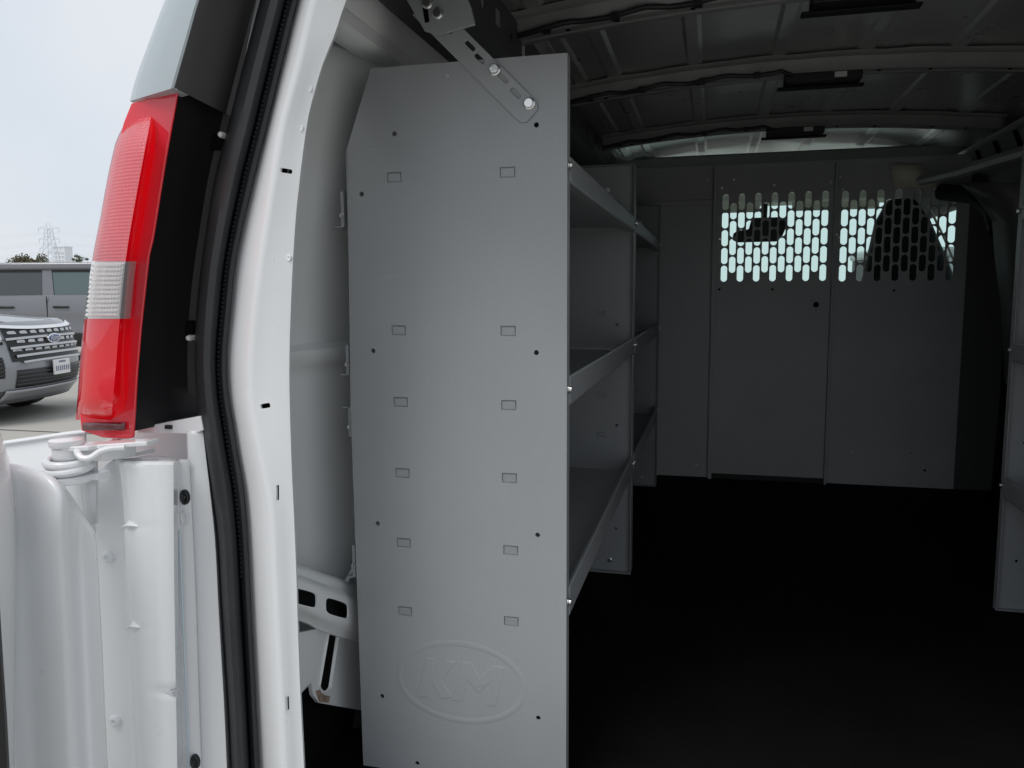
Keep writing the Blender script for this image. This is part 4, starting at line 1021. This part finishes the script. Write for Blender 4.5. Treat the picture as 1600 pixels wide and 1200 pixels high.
    def oval(rx, rz, x, n=32): return [Vector((x, math.cos(2*math.pi*k/n)*rx, 0.885 + math.sin(2*math.pi*k/n)*rz)) for k in range(n)]
    xb = nose(0, 0.885)
    e.loft([oval(0.125, 0.052, xb + .02), oval(0.125, 0.052, xb + .046), oval(0.112, 0.042, xb + .05)], cu=True); e.loft([oval(0.125, 0.052, xb + .02), oval(0.002, 0.001, xb + .02)], cu=True)
    eo = e.build('oval_badge', 'chrome', gr_, local=True)
    MB().loft([oval(0.112, 0.042, xb + .049), oval(0.06, 0.022, xb + .0515), oval(0.001, 0.001, xb + .052)], cu=True).build('badge_field', 'emblem_blue', eo, local=True)
    fc = bpy.data.curves.new('badge_script', 'FONT'); fc.body = 'Ford'; fc.size = 0.085; fc.align_x = 'CENTER'; fc.align_y = 'CENTER'; fc.extrude = 0.001; fc.shear = 0.35
    fo = bpy.data.objects.new('t', fc); COL.objects.link(fo); dg = bpy.context.evaluated_depsgraph_get(); dg.update(); fm = bpy.data.meshes.new_from_object(fo.evaluated_get(dg)); bpy.data.objects.remove(fo)
    fm.transform(Matrix.Translation((xb + .0535, 0, 0.885)) @ Matrix(((0, 0, 1, 0), (1, 0, 0, 0), (0, 1, 0, 0), (0, 0, 0, 1)))); fm.materials.clear()
    finish(fm, 'badge_script', 'chrome', eo, smooth=0)
    # lamps
    for sg in (-1, 1):
        us_ = [sg*(0.70 + 0.29*k/8) for k in range(9)]
        hl_ = MB().loft([[gp(u, z0, 0.010), gp(u, z0 - .02, 0.018), gp(u, z1, 0.018), gp(u, z1 - .01, 0.008)] for u, z0, z1 in [(u, 1.0, 0.90) for u in us_]]).build('head_light', 'head_lamp', c, local=True)
        MB().loft([[gp(u, 0.895, 0.018), gp(u, 0.880, 0.02)] for u in us_]).build('running_light', 'chrome', hl_, local=True, thick=0.004)
        MB().loft([[gp(u, 0.882, 0.014), gp(u, 0.85, 0.014)] for u in us_]).build('lamp_surround', 'car_black', hl_, local=True, thick=0.004)
        us2 = [sg*(0.74 + 0.17*k/5) for k in range(6)]
        fv = MB().loft([[gp(u, z, 0.008) for z in (0.72, 0.64, 0.55, 0.50)] for u in us2]).build('bumper_vent', 'car_black', c, local=True, thick=0.004)
        for z in (0.69, 0.65, 0.61, 0.57, 0.53):
            MB().loft([[gp(u, z + .006, 0.014), gp(u, z - .006, 0.014)] for u in us2]).build('vent_slat', 'cladding', fv, local=True, thick=0.004)
    us3 = [k/14*0.62 for k in range(-14, 15)]
    li = MB().loft([[gp(u, z, 0.010) for z in (0.575, 0.5, 0.43, 0.385)] for u in us3]).build('lower_intake', 'car_black', c, local=True, thick=0.004)
    for z in (0.54, 0.50, 0.46, 0.42):
        MB().loft([[gp(u, z + .008, 0.018), gp(u, z - .008, 0.018)] for u in us3]).build('intake_slat', 'cladding', li, local=True, thick=0.006)
    MB().loft([[gp(u, z, 0.014 + .01*(z > .3)) for z in (0.36, 0.33, 0.28, 0.225)] for u in [k/14*0.72 for k in range(-14, 15)]]).build('skid_plate', 'alloy', c, local=True, thick=0.006)
    MB().loft([[gp(u, z, 0.006) for z in (0.36, 0.30, 0.215)] for u in [k/24 for k in range(-24, 25)]]).build('lower_cladding', 'cladding', c, local=True, thick=0.004)
    pl = MB().box((nose(0, 0.6) + .045, 0, 0.565), (0.02, 0.31, 0.165)).build('number_plate', 'plate_white', c, local=True, bevel=0.004)
    pt = MB()
    for k in range(7): pt.box((nose(0, .6) + .0555, -0.12 + k*0.04, 0.548), (0.002, 0.022, 0.055))
    pt.box((nose(0, .6) + .0555, 0, 0.622), (0.002, 0.13, 0.02)); pt.each('plate_print', 'plate_ink', pl, local=True)
    for x in (-0.95, -3.85):
        for y in (-0.86, 0.86): wheel(c, x, y, 0.37, 0.37, 0.25)
    return c
car1 = front_car()

def side_car():
    """large square SUV seen side-on; local x along the body, +y towards the camera"""
    p = PR(70, 545, 19.0)
    cr = R @ np.array([1.0, 0, 0]); yaw = math.atan2(cr[1], cr[0]); p = p + Vector((-math.sin(yaw), math.cos(yaw), 0))
    c = thing('parked_car', 'large dark grey square-roofed SUV parked side-on behind the silver car', 'car', (p.x, p.y, GZ), yaw)
    # local: x to the right of the picture, y away from the camera (negative = near side)
    X = lambda px: (px - 70) * 0.01317
    HW = 1.0
    x0, x1 = -2.9, 2.4
    b = MB()
    prof_ = [(0.50, 0.0), (0.62, 0.02), (0.95, 0.0), (1.20, 0.01), (1.34, 0.05)]
    b.loft([[Vector((x, -HW + d, z)) for x in (x0, x0 + .3, -1, 0, 1, x1 - .2, x1)] for z, d in prof_]); b.loft([[Vector((x, HW - d, z)) for x in (x0, -1, 0, 1, x1)] for z, d in prof_])
    b.loft([[Vector((x1, y, z)) for y in (-HW, 0, HW)] for z in (0.5, 0.9, 1.34)]); b.loft([[Vector((x0, y, z)) for y in (-HW, 0, HW)] for z in (0.5, 0.9, 1.34)])
    b.loft([[Vector((x, y, 1.34)) for y in (-HW + .05, HW - .05)] for x in (x0, x1)])
    b.build('body', 'dark_grey_paint', c, local=True, smooth=40)
    MB().box2((x0 + .05, -0.90, 1.872), (x1 - 0.25, 0.90, 2.03)).build('roof', 'dark_grey_paint', c, local=True, bevel=0.05, segs=3)
    MB().box2((x0 + .1, -0.86, 1.341), (x1 - 0.3, 0.86, 1.871)).build('cabin', 'car_black', c, local=True)
    y_g = -0.885
    def pane(px0, px1, m, sk=0.0, nm='side_window'):
        return MB().ext([Vector((X(px0) + sk, y_g - .03, 1.36)), Vector((X(px1), y_g - .03, 1.36)), Vector((X(px1), y_g + .03, 1.865)), Vector((X(px0), y_g + .03, 1.865))], (0, 0.012, 0)).build(nm, m, c, local=True)
    pane(2, 68, 'car_glass'); pane(84, 150, 'car_glass_clear', 0.05); pane(-64, -4, 'car_glass')
    for a, b_ in ((68.5, 83), (-3.5, 1.5), (-72, -64.5), (150.5, 160)):
        MB().ext([Vector((X(a), y_g - .032, 1.345)), Vector((X(b_) + (.05 if a > 60 else 0), y_g - .032, 1.345)), Vector((X(b_), y_g + .026, 1.875)), Vector((X(a), y_g + .026, 1.875))], (0, 0.02, 0)).build('window_pillar', 'dark_grey_paint', c, local=True)
    MB().box2((x0 + .1, y_g - .062, 1.335), (x1 - .3, y_g - .04, 1.357)).build('belt_trim', 'dark_grey_paint', c, local=True, bevel=0.004)
    for px in (15, 100):
        MB().box2((X(px) - 0.16, -HW - 0.035, 1.095), (X(px) + 0.16, -HW - 0.005, 1.145)).build('door_handle', 'car_black', c, local=True, bevel=0.015)
    for px in (78, -5):
        MB().box2((X(px) - .006, -HW - 0.003, 0.6), (X(px) + .006, -HW + .01, 1.333)).build('door_gap', 'hole_black', c, local=True)
    MB().box2((x0 + .2, -HW - 0.02, 0.40), (x1 - .2, -HW + 0.02, 0.60)).build('sill_cladding', 'car_black', c, local=True, bevel=0.02)
    MB().box2((x0 + .1, -0.95, 0.30), (x1 - .1, 0.95, 0.50)).build('underbody', 'car_black', c, local=True)
    for x in (-2.0, 1.55):
        for y in (-0.86, 0.86): wheel(c, x, y, 0.40, 0.40, 0.27)
    return c
car2 = side_car()
car3 = copy_tree(car2); car3.location = (5.3, 15.0, GZ); car3.rotation_euler = (0, 0, rad(8))
car2['group'] = car3['group'] = car1['group'] = 'cars parked in the lot'
car3['label'] = 'dark SUV glimpsed outside through the perforated partition screen and windscreen'

# ================================================================== FAR THINGS
def tree(label, px, py_top, dist, width, seed, leaf):
    base = PR(px, 500, dist); top = PR(px, py_top, dist); H = top.z - GZ
    t = thing('tree', label, 'tree', (base.x, base.y, GZ), 0, 'trees beyond the lot'); rnd = random.Random(seed)
    tr = MB(); tr.tube([(0, 0, -0.1), (0.05, 0, H*.25), (-.05, .05, H*.5), (0, 0, H*.8)], [H*.035, H*.028, H*.02, H*.006], 8)
    for k in range(7):
        a = rnd.uniform(0, 6.28); z = H*rnd.uniform(.3, .55); tr.tube([(0, 0, z), (math.cos(a)*width*.2, math.sin(a)*width*.2, z + H*.12), (math.cos(a)*width*.38, math.sin(a)*width*.38, z + H*.22)], [H*.014, H*.009, H*.003], 6)
    tr.build('trunk', 'bark', t, local=True)
    cl = []
    for k in range(26):
        a = rnd.uniform(0, 6.28); r_ = width*.42*math.sqrt(rnd.random()); z = H*(0.45 + 0.47*rnd.random()**.7*(1 - 0.25*r_/(width*.42)))
        cl.append((Vector((math.cos(a)*r_, math.sin(a)*r_, z)), width*rnd.uniform(.09, .17)))
    m = MB()
    for c_, cr in cl:
        for k in range(150):
            d = Vector((rnd.gauss(0, 1), rnd.gauss(0, 1), rnd.gauss(0, .8))).normalized() * cr * rnd.random()**0.4
            p = c_ + d; s = width*.022*rnd.uniform(.6, 1.4); u = Vector((rnd.gauss(0, 1), rnd.gauss(0, 1), rnd.gauss(0, 1))).normalized(); w = u.orthogonal().normalized()
            m.add([p - u*s, p + w*s*.6, p + u*s, p - w*s*.6], [(0, 1, 2, 3)])
    me = m.mesh('crown', fixn=False); finish(me, 'crown', leaf, t, smooth=0)
    return t
tree('brownish spreading tree showing above the dark grey car roof', 58, 391, 120, 5.4, 3, 'leaf_olive')
tree('thin olive green tree between the pale tower and the tail light', 131, 384, 120, 2.4, 9, 'leaf_green')
tree('low dark shrub-like tree under the pylon legs', 82, 399, 150, 2.4, 12, 'leaf_green')
# pylon
pb = PR(86, 500, 330); ptop = PR(83, 348, 330); PH = ptop.z - GZ
py_ = thing('power_pylon', 'lattice steel power pylon with three pairs of arms', 'pylon', (pb.x, pb.y, GZ), math.atan2(float((R @ np.array([1., 0, 0]))[1]), float((R @ np.array([1., 0, 0]))[0])))
lg = MB(); hs = [0, .2, .36, .5, .62, .72, .82, .92]
hw = lambda t: 3.4*(1 - t)**1.3 + 0.75
for sx in (-1, 1):
    for sy in (-1, 1):
        m = MB(); m.tube([(sx*hw(t), sy*hw(t), PH*t) for t in hs], 0.10, 5); m.build('leg', 'hazy_galvanised', py_, local=True)
bc = MB()
for i in range(len(hs) - 1):
    a, b = hs[i], hs[i+1]
    for s in (-1, 1):
        bc.tube([(-hw(a), s*hw(a), PH*a), (hw(b), s*hw(b), PH*b)], 0.07, 4); bc.tube([(hw(a), s*hw(a), PH*a), (-hw(b), s*hw(b), PH*b)], 0.07, 4)
        bc.tube([(s*hw(a), -hw(a), PH*a), (s*hw(b), hw(b), PH*b)], 0.07, 4); bc.tube([(-hw(b), s*hw(b), PH*b), (hw(b), s*hw(b), PH*b)], 0.09, 4)
bc.build('bracing', 'hazy_galvanised', py_, local=True)
for t in (0.92, 0.78, 0.66):
    for s in (-1, 1):
        m = MB(); m.tube([(s*hw(t), 0, PH*t), (s*3.6, 0, PH*t + .2)], 0.11, 4); m.tube([(s*hw(t), 0, PH*t + 1.0), (s*3.6, 0, PH*t + .2)], 0.09, 4); m.tube([(s*3.6, 0, PH*t + .2), (s*3.6, 0, PH*t - 1.2)], 0.10, 5)
        m.build('cross_arm', 'hazy_galvanised', py_, local=True)
m = MB()
for s in (-.6, .6): m.tube([(s, 0, PH*.92), (s*.9, 0, PH)], 0.09, 4)
m.build('peak', 'hazy_galvanised', py_, local=True)
cw = MB()
for t in (0.92, 0.78, 0.66):
    for s in (-1, 1):
        for dr in (-1, 1):
            z0 = PH*t - 1.2
            cw.tube([(s*3.6 + dr*k*30, -k*2.5*dr, z0 - 9*(1 - (1 - k/6)**2) + 0.0) for k in range(0, 7)], 0.035, 4)
for i_ in range(1): cw.build('power_line', 'hazy_galvanised', py_, local=True)
# pale tower block
tbp = PR(106, 500, 520)
tw = thing('tower_block', 'pale narrow tower block beside the pylon', 'building', (tbp.x, tbp.y, GZ), py_.rotation_euler[2])
TH = PR(106, 387, 520).z - GZ
MB().box2((-3.1, -4, 0), (3.1, 4, TH)).build('wall', 'hazy_concrete', tw, local=True)
MB().box2((-3.4, -4.3, TH + .001), (3.4, 4.3, TH + 0.6)).build('roof', 'hazy_concrete', tw, local=True)
for fl_ in range(2, 13):
    for k in range(3):
        z = fl_ * TH/13 + .4
        if z > TH - 2: continue
        MB().box2((-2.6 + k*1.9, -4.05, z), (-1.2 + k*1.9, -3.98, z + TH/13*.55)).build('window', 'hazy_window', tw, local=True)
